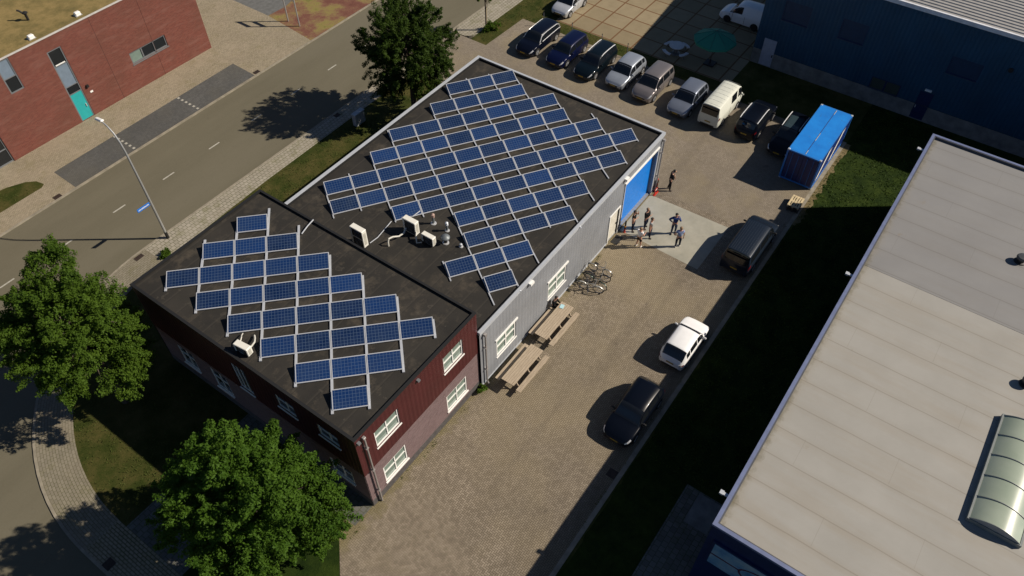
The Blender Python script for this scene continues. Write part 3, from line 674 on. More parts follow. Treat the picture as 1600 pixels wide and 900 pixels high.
def panel_meshes():
    f = MB()
    def bar(x0, x1, s0, s1, d0=-.03, d1=.012):
        vs = [sl(x, s, d) for d in (d0, d1) for (x, s) in ((x0,s0),(x1,s0),(x1,s1),(x0,s1))]
        f.add(vs, [(0,1,2,3),(7,6,5,4),(0,4,5,1),(1,5,6,2),(2,6,7,3),(3,7,4,0)])
    w = .042
    bar(.01,.01+w,0,1.0); bar(.01+PWD-w,.01+PWD,0,1.0); bar(.01+w,.01+PWD-w,0,w); bar(.01+w,.01+PWD-w,1.0-w,1.0)
    c = MB(); c.add([sl(x,s,.004) for (x,s) in ((.01+w,w),(.01+PWD-w,w),(.01+PWD-w,1.0-w),(.01+w,1.0-w))], [(3,2,1,0)])
    c.add([sl(x,s,-.02) for (x,s) in ((.01+w,w),(.01+PWD-w,w),(.01+PWD-w,1.0-w),(.01+w,1.0-w))], [(0,1,2,3)])
    s = MB()
    for x in (.06, PWD-.06):
        s.tube([(x,-.03,.04),(x,-.03,TZ-.04)], .02, 6); s.tube([(x,-.03,.06),(x,-.93,.06)], .018, 6)
    # pale wind deflector sheet behind the raised edge
    s.add([(.02,.012,TZ-.03),(PWD,.012,TZ-.03),(PWD,.10,.05),(.02,.10,.05)], [(0,1,2,3)])
    return f, c, s
mf, mc, ms = panel_meshes()
proto = None
def solar_panel(loc, rz, label, group):
    global proto
    if proto is None:
        proto = thing('solar_panel', label, 'solar panel', loc, rz, group)
        mf.build('frame', M_frame, proto); mc.build('cells', M_cell, proto); ms.build('support', M_frame, proto); return proto
    r = dup(proto, loc, rz, label); r['group'] = group; return r
def array(rows, o, az, cp, rp, z, where, group, railw, ext):
    a = R(az); e1 = Vector((math.cos(a), math.sin(a), 0)); e2 = Vector((math.sin(a), -math.cos(a), 0))
    o = Vector((*o, z)); cols = {}
    for r, (c0, c1) in rows.items():
        for c in range(c0, c1):
            n = c1-c0; pos = ORD[c-c0]+' from the left' if c < c1-1 or n == 1 else 'at the right end'
            if n == 1: pos = 'alone in its row'
            solar_panel(o+e1*c*cp+e2*r*rp, a, f'blue solar panel in the {ORD[r]} row of the {where} roof, {pos}', group)
        for c in range(c0, c1+1): cols.setdefault(c, []).append(r)
    k0 = min(cols)
    for c in sorted(cols):
      if True:
        rs = sorted(set(cols[c])); segs = [[rs[0]]]
        for q in rs[1:]:
            if q-segs[-1][-1] > 2: segs.append([q])
            else: segs[-1].append(q)
      for gi, rs in enumerate(segs):
        s0 = min(rs)*rp-ext(c, 0); s1 = max(rs)*rp+1.0+ext(c, 1)
        t = thing('mounting_rail', f'pale rail under the {where} panels, {ORD[c-k0]} from the left'+(', separate short piece' if gi else ''), 'rail', o+e1*c*cp, a, f'rails on the {where} roof')
        MB().box(-railw/2, railw/2, -s1, -s0, .02, .075).build('profile', M_frame, t)
        s = s0+.15
        while s < s1-.1: MB().box(-railw/2-.06, railw/2+.06, -s-.08, -s+.08, .0, .02).build('foot', M_black, t); s += 1.7
hall_rows = {0:(1,4),1:(0,4),2:(-2,5),3:(-3,5),4:(-5,6),5:(-5,7),6:(-3,6),7:(-1,4),8:(-1,3),9:(-2,1),10:(-1,0)}
off_rows = {0:(0,1),1:(-1,2),2:(-2,3),3:(-1,4),4:(0,5),5:(1,6),6:(2,5),7:(3,4)}
eh = {(2,0):.55,(3,0):.5,(-4,0):.55,(6,0):.9,(5,1):.9,(4,1):.65,(3,1):.75,(1,1):.65,(-1,1):.85,(0,1):.45,(-2,0):.35,(-5,1):.25,(-4,1):.2,(-2,1):.2}
eo = {(1,0):.75,(2,0):.85,(-1,0):.55,(0,0):.3,(-2,0):.15}
array(hall_rows, (14.495,15.857), -34.2, 1.669, 1.782, 4.80, 'workshop', 'solar panels on the workshop roof', .07, lambda c,k: eh.get((c,k), .06))
array(off_rows, (-2.468,14.863), -45.086, 1.671, 1.75, 6.50, 'office', 'solar panels on the office roof', .12, lambda c,k: eo.get((c,k), .12 if k else .06))

# ------------------------------------------------------------------ rooftop plant
M_acw = plain('ac_casing', (.72,.71,.64), .5, var=.06); M_hose = plain('pipe_lagging', (.55,.54,.48), .7, var=.15)
def ac_unit(label, x, y, z, w, d, h, fans, rz=0.):
    t = thing('air_conditioner', label, 'air conditioner', (x,y,z), rz, 'air conditioners on the roofs')
    MB().cbox((0,0,.08+h/2), (d,w,h), bev=.025).build('casing', M_acw, t)
    g = MB()
    for k in range(fans):
        zc = .08+h*(k+.5)/fans; rr = min(.36*h/fans*1.1, .4*w)
        for r in np.linspace(rr*.3, rr, 4): g.tube([(-d/2-.015, -.08*w+r*math.cos(a), zc+r*math.sin(a)) for a in np.linspace(0, 2*math.pi, 21)], .008, 4, False)
    g.build('fan_guard', M_greyf, t)
    f = MB()
    for k in range(fans):
        zc = .08+h*(k+.5)/fans; f.cbox((-d/2-.003,-.06*w,zc), (.006, w*.78, h/fans*.86))
    f.build('grille', M_black, t)
    b = MB()
    for q in (-1,1): b.cbox((0,q*w*.35,.04), (d*1.2,.08,.08))
    b.build('foot', M_black, t)
    s = MB(); s.cbox((0,-w/2-.004,.08+h*.5), (d*.5,.008,h*.7)); s.build('side_cover', plain('ac_side', (.45,.44,.38), .5), t)
    return t
ac_unit('tall white two fan air conditioner beside the office parapet', 1.28, 9.45, 4.8, .95, .36, 1.25, 2)
ac_unit('white air conditioner with curved pipes, between the other two on the workshop roof', 3.72, 7.7, 4.8, .95, .36, .95, 1)
ac_unit('small white air conditioner nearest the roof vents', 3.6, 6.3, 4.8, .85, .32, .6, 1)
a4 = ac_unit('white air conditioner at the left edge of the office roof', -8.33, 7.75, 6.5, .85, .34, .52, 1, .12)
MB().tube([(.15,.3,.4),(.4,.42,.45),(.55,.6,.3),(.75,.75,.15)], .03, 8).build('pipe', M_hose, a4, smooth=True)
MB().tube([(.15,-.3,.35),(.5,-.3,.42),(.75,-.05,.25),(.95,.2,.1)], .045, 8).build('hose', M_hose, a4, smooth=True)
def tubeobj(name, label, pts, r, mat, cat, group=None):
    L = Vector(pts[0]); t = thing(name, label, cat, L, 0, group); MB().tube([Vector(p)-L for p in pts], r, 8).build('pipe', mat, t, smooth=True); return t
tubeobj('pipe_gooseneck', 'pale lagged swan neck pipe curving down to the workshop roof', [(3.5,7.9,5.2),(3.2,7.85,5.05),(2.85,7.9,5.05),(2.5,8.05,5.2),(2.22,8.1,5.25),(2.1,8.06,5.1),(2.08,8.05,4.8)], .05, M_hose, 'pipe')
tubeobj('cable_conduit', 'thin pale conduit running from the array to the tall air conditioner', [(3.62,9.18,4.9),(2.2,8.98,4.86),(1.62,9.05,4.84)], .028, M_frame, 'conduit')
tubeobj('cable_conduit', 'short pale conduit between the two array ends behind the air conditioner', [(4.2,8.9,4.9),(4.6,8.35,5.0),(5.2,8.3,5.0)], .03, M_frame, 'conduit')
tubeobj('cable_conduit', 'pale conduit crossing from the office array to the parapet', [(-1.15,11.2,6.62),(-.6,11.3,6.7),(-.05,11.4,6.7)], .035, M_frame, 'conduit')
tubeobj('cable_conduit', 'pale pipe joining the two smaller air conditioners', [(3.6,7.2,5.2),(3.3,7.0,5.1),(3.1,6.8,4.95),(3.3,6.6,4.95)], .04, M_hose, 'pipe')
M_ventg = plain('vent_grey', (.16,.18,.19), .5, .3, .1)
def vent(label, x, y, parts):
    t = thing('roof_vent', label, 'roof vent', (x,y,4.8), 0, 'vents on the workshop roof')
    for nm, prof, m in parts: MB().lathe(prof, n=16).build(nm, m, t, smooth=True)
M_pinkcap = plain('terracotta_cap', (.35,.24,.2), .7)
vent('slim grey roof vent with a reddish cap, farthest back by the array', 5.0, 7.12, [('flange',[(.18,0),(.17,.04),(.08,.06)],M_alu),('pipe',[(.075,.05),(.075,.5)],M_ventg),('cap',[(.075,.5),(.11,.52),(.11,.72),(.03,.78),(0,.78)],M_pinkcap)])
vent('slim vent pipe with a white ribbed cap beside the mushroom vent', 5.0, 6.1, [('flange',[(.15,0),(.14,.04),(.06,.06)],M_alu),('pipe',[(.07,.05),(.07,.42)],M_ventg),('cap',[(.07,.42),(.10,.44),(.10,.52),(.07,.54),(.10,.58),(.10,.64),(.04,.69),(0,.69)],M_trim)])
vent('stout mushroom vent with a dark grey dome', 4.18, 5.55, [('flange',[(.2,0),(.19,.05),(.12,.07)],M_alu),('pipe',[(.11,.06),(.11,.42)],M_black),('dome',[(.14,.38),(.27,.42),(.27,.47),(.2,.56),(.08,.61),(0,.62)],M_ventg)])
vent('low white ball vent close to the array edge', 4.45, 4.65, [('flange',[(.13,0),(.12,.04),(.06,.06)],M_alu),('ball',[(.04,.05),(.08,.09),(.095,.15),(.08,.21),(0,.25)],M_trim)])
tag(MB().lathe([(.09,4.8),(.09,4.85),(0,4.86)], (16.9,1.6,0), 12).build('roof_drain', M_black), 'small round roof drain near the gate end of the workshop roof', 'roof drain')

# ------------------------------------------------------------------ vehicles
from bisect import bisect
def interp(pts, s):
    xs = [p[0] for p in pts]; k = min(max(bisect(xs, s)-1, 0), len(pts)-2)
    (x0,y0),(x1,y1) = pts[k], pts[k+1]; h = x1-x0; t = min(max((s-x0)/h, 0), 1)
    def m(i):
        if i == 0 or i == len(pts)-1: return 0.
        a = (pts[i][1]-pts[i-1][1])/(pts[i][0]-pts[i-1][0]); b = (pts[i+1][1]-pts[i][1])/(pts[i+1][0]-pts[i][0])
        return 0. if a*b <= 0 else 2*a*b/(a+b)
    m0, m1 = m(k)*h, m(k+1)*h
    return y0*(2*t**3-3*t*t+1)+m0*(t**3-2*t*t+t)+y1*(-2*t**3+3*t*t)+m1*(t**3-t*t)
M_tyre = plain('tyre', (.014,.014,.014), .85, var=.1); M_rim = plain('rim', (.5,.51,.52), .35, .7, .05); M_rail = plain('bright_rail', (.74,.76,.78), .3, .15, .02); M_arch = plain('arch_black', (.006,.006,.006), .9, var=0.)
M_cglass = plain('car_glass', (.008,.010,.013), .04, var=0., spec=.7)
M_lamp = plain('headlamp', (.62,.64,.66), .12, .3, .05, spec=.8); M_tail = plain('tail_lamp', (.14,.006,.008), .2, var=.05); M_plate = plain('number_plate', (.30,.20,.02), .5, var=.04)
M_blackpl = plain('black_plastic', (.014,.014,.015), .6, var=.05); M_chrome = plain('chrome', (.7,.7,.7), .18, .9, .02)
def paint(name, c, metal=.35, rough=.3):
    return plain('paint_'+name, c, rough, metal, .04, 2., .3, .25)
def car(name, label, cat, x, y, ang, L, W, H, mat, kind, group='cars parked in the yard', rails=None, wheel=.31, roofmat=None, grille_w=.5, ribs=0, roofglass=False, hub=None, trim=None):
    t = thing(name, label, cat, (x,y,0), ang, group)
    hw = W/2
    K = dict(
      hatch=dict(cowl=.265, rf=.43, rr=.83, rg=.965, hood0=.66, hood1=.90, belt=.93, tail=.80, glass_end=.86, roofw=.79),
      wagon=dict(cowl=.265, rf=.42, rr=.90, rg=.975, hood0=.64, hood1=.90, belt=.92, tail=.86, glass_end=.92, roofw=.76),
      mpv=dict(cowl=.22, rf=.40, rr=.90, rg=.97, hood0=.72, hood1=1.0, belt=.98, tail=.9, glass_end=.90, roofw=.79),
      suv=dict(cowl=.26, rf=.41, rr=.91, rg=.975, hood0=.82, hood1=1.02, belt=1.02, tail=.95, glass_end=.91, roofw=.79),
      van=dict(cowl=.09, rf=.22, rr=.965, rg=.99, hood0=.80, hood1=1.05, belt=1.08, tail=1.02, glass_end=.93, roofw=.82),
      bigvan=dict(cowl=.20, rf=.36, rr=.965, rg=.99, hood0=.85, hood1=1.12, belt=1.14, tail=1.08, glass_end=.95, roofw=.82),
      combi=dict(cowl=.21, rf=.36, rr=.965, rg=.99, hood0=.78, hood1=1.02, belt=1.02, tail=1.0, glass_end=.5, roofw=.78))[kind]
    c, rf, rr, rg = (K[k]*L for k in ('cowl','rf','rr','rg'))
    boxy = kind in ('van','bigvan','combi')
    zt = [(0,K['hood0']-.12),(.03*L,K['hood0']),(c*.6,K['hood1']-.05),(c,K['hood1'])]
    if kind == 'combi': zt += [(rf,H-.18),(rf+.12*L,H-.03),(.7*L,H),(rr,H-.03),(rg,K['belt']+.45),(L,K['tail'])]
    else: zt += [(rf-.04*L,H-.09 if not boxy else H-.06),(rf+.06*L,H-.015),(.6*L,H),(rr,H-.05),(rg,K['tail']+(.12 if not boxy else .3)),(L,K['tail']-.06)]
    zb = [(0,K['hood0']-.16),(.03*L,K['hood0']-.05),(c*.6,K['hood1']-.10),(c,K['hood1']-.04),(.5*L,K['belt']),(rr,K['belt']+.05),(L,K['tail']-.1)]
    nose = .90 if boxy else .76
    wd = [(0,.60*hw),(.012*L,.75*hw),(.03*L,.85*hw),(.07*L,.935*hw),(.14*L,.985*hw),(.25*L,hw),(.8*L,hw),(.92*L,.965*hw),(.965*L,.90*hw),(.988*L,.80*hw),(L,.68*hw)] if not boxy else [(0,.88*hw),(.04*L,.95*hw),(.12*L,hw),(.9*L,hw),(.985*L,.98*hw),(L,.93*hw)]
    st = sorted({round(q,4) for q in [0,.006*L,.015*L,.03*L,.05*L,.08*L,.12*L,.16*L,c*.8,c,c+.05,*np.linspace(c+.12,rf-.05,5),rf,rf+.05*L,*np.linspace(rf+.08*L,rr-.03*L,10),rr-.015*L,rr,*np.linspace(rr+.01*L,rg,4),(rg+L)/2,L-.014*L,L-.006*L,L]})
    ring = []
    for s in st:
        T, B, w = interp(zt, s), interp(zb, s), interp(wd, s); B = min(B, T-.02); g = T-B
        f = min(1., max(0., g/(H-K['belt']))); rw = w*(.92*(1-f)+K['roofw']*f)
        low = .20 if .03*L < s < .97*L else .30
        cr = .035*f+.02
        p = [(0,T+cr),(rw*.5,T+cr*.8),(rw*.9,T+cr*.12),(rw,T-min(.06,g*.4)),(w*(.955*f+.965*(1-f)),B+.012),(w*.985,B-.03),(w,B*.62+.12),(w*.99,.36),(w*.94,low),(0,low)]
        ring.append([(L/2-s, q[0], q[1]) for q in p]+[(L/2-s, -q[0], q[1]) for q in p[8:0:-1]])
    n = 18; mb = MB(); mb.v = [q for r in ring for q in r]
    for i in range(len(st)-1):
        for j in range(n): mb.f.append((i*n+j, i*n+(j+1)%n, (i+1)*n+(j+1)%n, (i+1)*n+j))
    mb.f += [tuple(range(n)), tuple(range((len(st)-1)*n, len(st)*n))[::-1]]
    mb.build('body', mat, t, smooth=True, angle=50)
    def P(s, j, fr, off):
        """point on the skin at station s, between ring points j and j+1"""
        i = min(max(bisect(st, s)-1, 0), len(st)-2); u = (s-st[i])/(st[i+1]-st[i])
        g = lambda q: Vector(ring[i][q % n]).lerp(Vector(ring[i+1][q % n]), u)
        p = g(j).lerp(g(j+1), fr); a = g(j+1)-g(j); b = Vector(ring[i+1][j % n])-Vector(ring[i][j % n])
        nn = a.cross(b)
        if nn.length < 1e-9: nn = Vector((0,0,1))
        nn.normalize(); ctr = Vector((p.x, 0, .6))
        if nn.dot(p-ctr) < 0: nn = -nn
        return p+nn*off
    def patch(mb, s0, s1, pairs, off=.008, ns=6):
        ss = np.linspace(s0, s1, ns)
        for (j, f0, f1) in pairs:
            q = [[P(s, j, f0, off), P(s, j, f1, off)] for s in ss]
            for k in range(ns-1): mb.add([q[k][0], q[k][1], q[k+1][1], q[k+1][0]], [(0,1,2,3)])
    top = [(0,0,1),(1,0,1),(17,0,1),(16,0,1),(2,0,.55),(15,.45,1)]
    mb = MB(); patch(mb, c+.03, rf-.02, top, ns=8); mb.build('windscreen', M_cglass, t, smooth=True)
    mb = MB(); 
    if kind not in ('combi',):
        patch(mb, rr+.015*L if not boxy else rr+.02, rg-.02, top, ns=5); mb.build('rear_window', M_cglass, t, smooth=True)
    if boxy and kind != 'combi':
        g = MB(); g.cbox((-L/2-.004,0,H*.74), (.01, W*.76, H*.24), bev=.004); g.build('rear_window', M_cglass, t)
    s0, s1 = c+.18*(rf-c)+.05, K['glass_end']*L
    if kind == 'combi': s0 = c+.02
    gaps = {'van':[(s0,.235*L),(.255*L,.42*L)] , 'bigvan':[(s0,.40*L),(.42*L,.66*L),(.68*L,s1)], 'combi':[(s0,.49*L)]}.get(kind, [(s0,.505*L),(.525*L,.745*L),(.765*L,s1)])
    if kind == 'van': gaps = [(s0,.27*L),(.32*L,.52*L)]
    for (a, b) in gaps:
        for j, f0, f1 in ((3,.06,.9),(14,.1,.94)):
            mb = MB(); patch(mb, a, b, [(j,f0,f1)], ns=6); mb.build('side_window', M_cglass, t, smooth=True)
    if roofglass:
        mb = MB(); patch(mb, rf+.05, rr-.12*L, [(0,0,1),(1,0,.6),(17,0,1),(16,.4,1)], ns=8); mb.build('glass_roof', plain('tinted_roof_glass', (.03,.05,.06), .12, var=0.), t, smooth=True)
    # panel gaps round the doors
    for sg in (0,1):
        for s in (c+.12*L*.6, .512*L, .755*L) if kind not in ('van','combi') else (c+.05, .29*L, .56*L):
            jj = ((4,.3),(5,.3),(5,1.),(6,1.),(7,.3)) if sg == 0 else ((13,.7),(12,.7),(12,0.),(11,0.),(10,.7))
            MB().tube([P(s, j, f, .0) for j, f in jj], .011, 4).build('door_gap', M_arch, t)
    # lamps
    for sd in (0, 1):
        jj = [(3,.0,1.),(4,0,1)] if sd == 0 else [(14,0,1.),(13,0,1)]
        mb = MB(); patch(mb, .012*L, .085*L if not boxy else .05*L, jj, .007, 5); mb.build('headlight', M_lamp, t, smooth=True)
        jj = [(4,.2,1.),(5,0,.5)] if sd == 0 else [(13,0,.8),(12,.5,1)]
        mb = MB(); patch(mb, .945*L, .994*L, jj, .007, 4); mb.build('tail_light', M_tail, t, smooth=True)
        sg = 1 if sd == 0 else -1
        mb = MB(); mx = L/2-c-.32*(rf-c)-.08; mz = K['hood1']+.06
        mb.cbox((mx, sg*(hw+.09), mz), (.10,.20,.14), bev=.035); mb.cbox((mx, sg*(hw-.02), mz-.04), (.05,.12,.05)); mb.build('wing_mirror', mat if 'black' not in mat.name else M_blackpl, t, smooth=True)
    g = MB(); zg = K['hood0']-.2; g.cbox((L/2+.002,0,zg), (.02, W*grille_w, .12), bev=.006); g.build('grille', M_blackpl, t)
    MB().cbox((L/2-.012,0,.34), (.05, W*.66, .1), bev=.01).build('bumper_trim', M_blackpl, t); MB().cbox((-L/2+.005,0,.33), (.05,W*.66,.12), bev=.01).build('bumper_trim', M_blackpl, t)
    for sx in (1,-1):
        g = MB(); g.cbox((sx*(L/2+.014),0,.46 if sx > 0 else .62), (.012,.46,.10)); g.build('number_plate', M_plate, t)
    # wheels
    wb = (.195*L, .80*L) if kind != 'van' else (.24*L, .80*L)
    for s in wb:
        for sg in (1,-1):
            w = interp(wd, s); cx = L/2-s
            a = MB(); r1 = wheel+.055; pts = [(r1*math.cos(q), r1*math.sin(q)) for q in np.linspace(-.3, math.pi+.3, 15)]
            vs = [(cx+p[0], sg*(w+.006), wheel+p[1]) for p in pts]; a.add(vs, [tuple(range(15))]); a.build('wheel_arch', M_arch, t)
            m = MB(); m.lathe([(wheel*.64,-.10),(wheel*.93,-.10),(wheel,-.06),(wheel,.05),(wheel*.93,.098),(wheel*.66,.10),(wheel*.64,.085)], (cx, sg*(w-.075), wheel), 20, 'y', Matrix.Scale(sg,3,(0,1,0))); wo = m.build('wheel', M_tyre, t, smooth=True)
            m = MB(); yy = sg*(w+.012)
            for k in range(5):
                th = 2*math.pi*k/5+.3; mm = Matrix.Rotation(-th, 3, 'Y'); m.cbox(Vector((cx,yy,wheel))+mm @ Vector((wheel*.33,0,0)), (wheel*.62,.025,wheel*.2), mm)
            m.lathe([(wheel*.58,0),(wheel*.66,.012*sg),(wheel*.66,-.02*sg)], (cx,yy,wheel), 20, 'y'); m.lathe([(0,.012*sg),(wheel*.14,.012*sg),(wheel*.16,-.02*sg)], (cx,yy,wheel), 12, 'y')
            m.build('rim', hub or M_rim, wo, smooth=True)
    if trim:
        for sg in (0,1):
            jt, ft, fb = (3,.02,.95) if sg == 0 else (14,.98,.05); ss = np.linspace(s0-.05, s1+.1, 9)
            MB().tube([P(s,jt,fb,.012) for s in ss]+[P(s,jt,ft,.012) for s in ss[::-1]], .026, 5).build('window_trim', trim, t, smooth=True)
    if rails:
        for sg in (0,1):
            j = 2 if sg == 0 else 15
            pts = [P(s, j, .5, .0)+Vector((0,0,.05)) for s in np.linspace(rf+.1, rr-.02, 8)]; pts[0].z -= .05; pts[-1].z -= .05
            MB().tube(pts, .033, 6).build('roof_rail', rails, t, smooth=True)
    if ribs:
        mb = MB()
        if kind == 'van':
            for s in np.linspace(rf+.35, rr-.2, ribs):
                pts = [P(s, j, f, .004) for (j, f) in ((15,.5),(16,.5),(17,.5),(0,.5),(1,.5),(2,.2))]; mb.tube(pts, .014, 5)
        else:
            for f in np.linspace(-.82, .82, ribs):
                pts = []
                for s in np.linspace(rf+.1, rr-.06, 9):
                    j, q = ((0, f*2) if abs(f) < .5 else (1, (abs(f)-.5)*2)) if f >= 0 else ((17, 1+f*2) if abs(f) < .5 else (16, 1-(abs(f)-.5)*2)); pts.append(P(s, j, min(max(q,0),1), .002))
                mb.tube(pts, .016, 5)
        mb.build('roof_rib', mat, t, smooth=True)
    return t
PI = math.pi
blk = plain('paint_black', (.002,.0035,.008), .3, 0., .04, 2., .22, .1); vanb = plain('paint_black_van', (.010,.017,.030), .32, .1, .04, 2., .3, .15); navy = paint('navy', (.003,.005,.014), .2); blue = paint('dark_blue', (.003,.006,.034), .2); green = paint('dark_green', (.003,.0075,.012), .2)
silv = paint('silver', (.36,.40,.46), .5); taupe = paint('taupe', (.24,.22,.22), .55); steel = paint('steel', (.21,.24,.30), .55); whit = paint('white', (.80,.81,.82), 0., .3); cream = paint('cream', (.60,.62,.55), 0., .4); silv2 = paint('pale_silver', (.55,.58,.62), .45)
G = 'cars parked in a row behind the workshop'
car('parked_car','black estate car with silver window trim, at the grassy end of the parked row','car',30.65,17.0,PI,4.75,1.82,1.47,navy,'wagon',G,None,trim=M_rail)
car('parked_car','dark blue estate car second in the parked row','car',30.6,14.02,PI,4.5,1.78,1.46,blue,'wagon',G)
car('parked_car','dark green estate car with bright silver roof rails','car',30.55,11.2,PI,4.7,1.8,1.50,green,'wagon',G,M_rail)
car('parked_car','silver hatchback between the dark green estate and the taupe car','car',30.75,8.45,PI,4.25,1.78,1.50,silv,'hatch',G)
car('parked_car','taupe grey people carrier parked beside the silver hatchback','car',30.55,5.85,PI,4.4,1.8,1.60,taupe,'mpv',G)
car('parked_car','steel grey compact car parked beside the cream van','car',30.4,2.68,PI,4.3,1.8,1.52,steel,'hatch',G)
car('parked_van','cream white boxy old van reversed toward the yard','van',30.95,.13,0,4.7,1.7,1.97,cream,'van',G,wheel=.30,ribs=7)
car('parked_car','black four wheel drive with roof rails parked next to the cream van','car',31.05,-2.72,0,4.5,1.82,1.62,blk,'suv',G,M_rail)
car('parked_car','black car with roof rails squeezed against the blue container','car',30.55,-5.55,PI,4.5,1.78,1.50,blk,'wagon',G,M_rail,roofglass=True)
car('parked_car','small silver hatchback on the concrete pads at the top photo edge','car',37.1,17.95,PI,3.95,1.72,1.46,silv2,'hatch')
car('delivery_van','small white delivery van half hidden behind the blue hall corner','van',44.2,4.1,PI/2,4.2,1.72,1.84,whit,'combi',hub=M_tyre)
car('parked_van','black passenger van with ribbed roof, beside the shaded grass','van',18.55,-7.85,0,5.15,1.92,1.95,vanb,'bigvan',ribs=9,wheel=.34)
car('parked_car','white small hatchback parked at the yard edge','car',9.05,-8.0,0,3.7,1.64,1.48,whit,'hatch')
car('parked_car','black hatchback nearest the camera at the yard edge','car',3.3,-7.9,PI,4.3,1.76,1.5,blk,'hatch')
# ------------------------------------------------------------------ blue container
CT = thing('shipping_container', 'bright blue shipping container with white stripes beside the grass', 'container', (26.5,-8.98,.0))
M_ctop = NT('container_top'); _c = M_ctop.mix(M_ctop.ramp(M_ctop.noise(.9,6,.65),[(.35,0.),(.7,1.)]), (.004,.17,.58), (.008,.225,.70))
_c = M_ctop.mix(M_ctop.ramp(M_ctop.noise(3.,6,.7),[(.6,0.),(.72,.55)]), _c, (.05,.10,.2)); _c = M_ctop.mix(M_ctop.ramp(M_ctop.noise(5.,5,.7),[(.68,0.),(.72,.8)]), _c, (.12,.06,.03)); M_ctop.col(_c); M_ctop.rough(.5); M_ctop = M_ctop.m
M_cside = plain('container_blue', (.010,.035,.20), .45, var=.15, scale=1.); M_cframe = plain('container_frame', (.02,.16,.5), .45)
CL, CW, CH = 6.28, 2.40, 2.59
mb = MB()
def corr(mb, p0, p1, nrm, z0, z1, n, dep=.036):
    p0, p1, nrm = Vector(p0), Vector(p1), Vector(nrm)
    L = []
    for k in range(n):
        for (f,d) in ((0,0),(.3,0),(.5,-dep),(.8,-dep)): L.append(p0.lerp(p1, (k+f)/n)+nrm*d)
    L.append(p1.copy())
    for a,b in zip(L[:-1], L[1:]): mb.add([(a.x,a.y,z0),(b.x,b.y,z0),(b.x,b.y,z1),(a.x,a.y,z1)], [(0,1,2,3)])
corr(mb, (.1,.02,0), (CL-.1,.02,0), (0,-1,0), .2, CH-.08, 22); corr(mb, (.1,CW-.02,0), (CL-.1,CW-.02,0), (0,1,0), .2, CH-.08, 22)
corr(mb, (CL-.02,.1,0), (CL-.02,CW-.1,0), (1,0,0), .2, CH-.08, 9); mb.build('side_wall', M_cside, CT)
mb = MB()
for x in (0,CL-.12):
    for y in (0,CW-.12): mb.box(x,x+.12,y,y+.12,.12,CH-.12)
for y in (0,CW-.1): mb.box(.12,CL-.12,y,y+.1,.06,.2); mb.box(.12,CL-.12,y+.01,y+.07,CH-.1,CH-.02)
for x in (0,CL-.1): mb.box(x,x+.1,.12,CW-.12,.06,.2); mb.box(x,x+.1,.12,CW-.12,CH-.12,CH-.02)
mb.build('frame', M_cframe, CT)
mb = MB()
for x in (-.005,CL-.17):
    for y in (-.005,CW-.155):
        for z in (0.,CH-.118): mb.cbox((x+.0875,y+.08,z+.06), (.178,.162,.118), bev=.02)
mb.build('corner_casting', plain('worn_casting', (.45,.50,.55), .5, .4, .2), CT)
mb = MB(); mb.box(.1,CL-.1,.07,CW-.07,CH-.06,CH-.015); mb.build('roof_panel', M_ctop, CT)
mb = MB(); mb.box(.2,CL-.2,CW/2-.03,CW/2+.02,CH-.015,CH-.005); mb.build('roof_seam', plain('seam_dark', (.01,.06,.22), .6), CT)
for (x0,x1) in ((.12,.62),(1.9,2.9),(CL-.75,CL-.15)): MB().box(x0,x1,CW/2-.05,CW/2-.01,CH-.004,CH+.002).build('roof_scuff', plain('scuff', (.35,.37,.36), .7, var=.4, scale=9.), CT)
for k in range(2):
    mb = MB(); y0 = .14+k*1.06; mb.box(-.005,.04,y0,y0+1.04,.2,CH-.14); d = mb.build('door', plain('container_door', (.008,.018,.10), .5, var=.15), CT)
    mb = MB()
    for q in (.3,.74): mb.tube([(-.04,y0+q,.25),(-.04,y0+q,CH-.2)], .02, 6)
    mb.build('locking_bar', M_cframe, d)
for (x0,x1) in ((.35,2.2),(2.9,4.9)): MB().add([(x0,-.003,.55),(x0+.55,-.003,.55),(x1+.15,-.003,2.3),(x1-.5,-.003,2.3)], [(0,1,2,3)]).build('white_stripe', M_white, CT)
# pallets
M_wood = plain('pale_pallet_wood', (.50,.41,.25), .8, var=.25, scale=4.); M_woodd = plain('dark_pallet_wood', (.06,.05,.04), .9, var=.3)
def pallet(label, x, y, z, rz, m):
    t = thing('wooden_pallet', label, 'pallet', (x,y,z), rz, 'pallets stacked by the container')
    mb = MB()
    for k in range(5): w = .1 if k in (1,3) else .13; u = -.4+.065+k*(.8-.13)/4; mb.box(-.6,.6,u-w/2,u+w/2,.12,.142)
    mb.build('deck_board', m, t); mb = MB()
    for u in (-.53,0,.53): mb.box(u-.07,u+.07,-.4,.4,.098,.12)
    mb.build('stringer', m, t); mb = MB()
    for u in (-.53,0,.53):
        for v in (-.35,0,.35): mb.box(u-.07,u+.07,v-.05,v+.05,.02,.098)
    for v in (-.35,0,.35): mb.box(-.6,.6,v-.05,v+.05,0,.02)
    mb.build('block', m, t)
pallet('dark weathered pallet at the bottom of the stack by the container', 24.25, -8.72, 0, .06, M_woodd)
pallet('dark weathered pallet in the middle of the stack by the container', 24.28, -8.7, .144, .03, M_woodd)
pallet('pale wooden pallet lying on top of the stack by the container', 24.3, -8.7, .288, .02, M_wood)

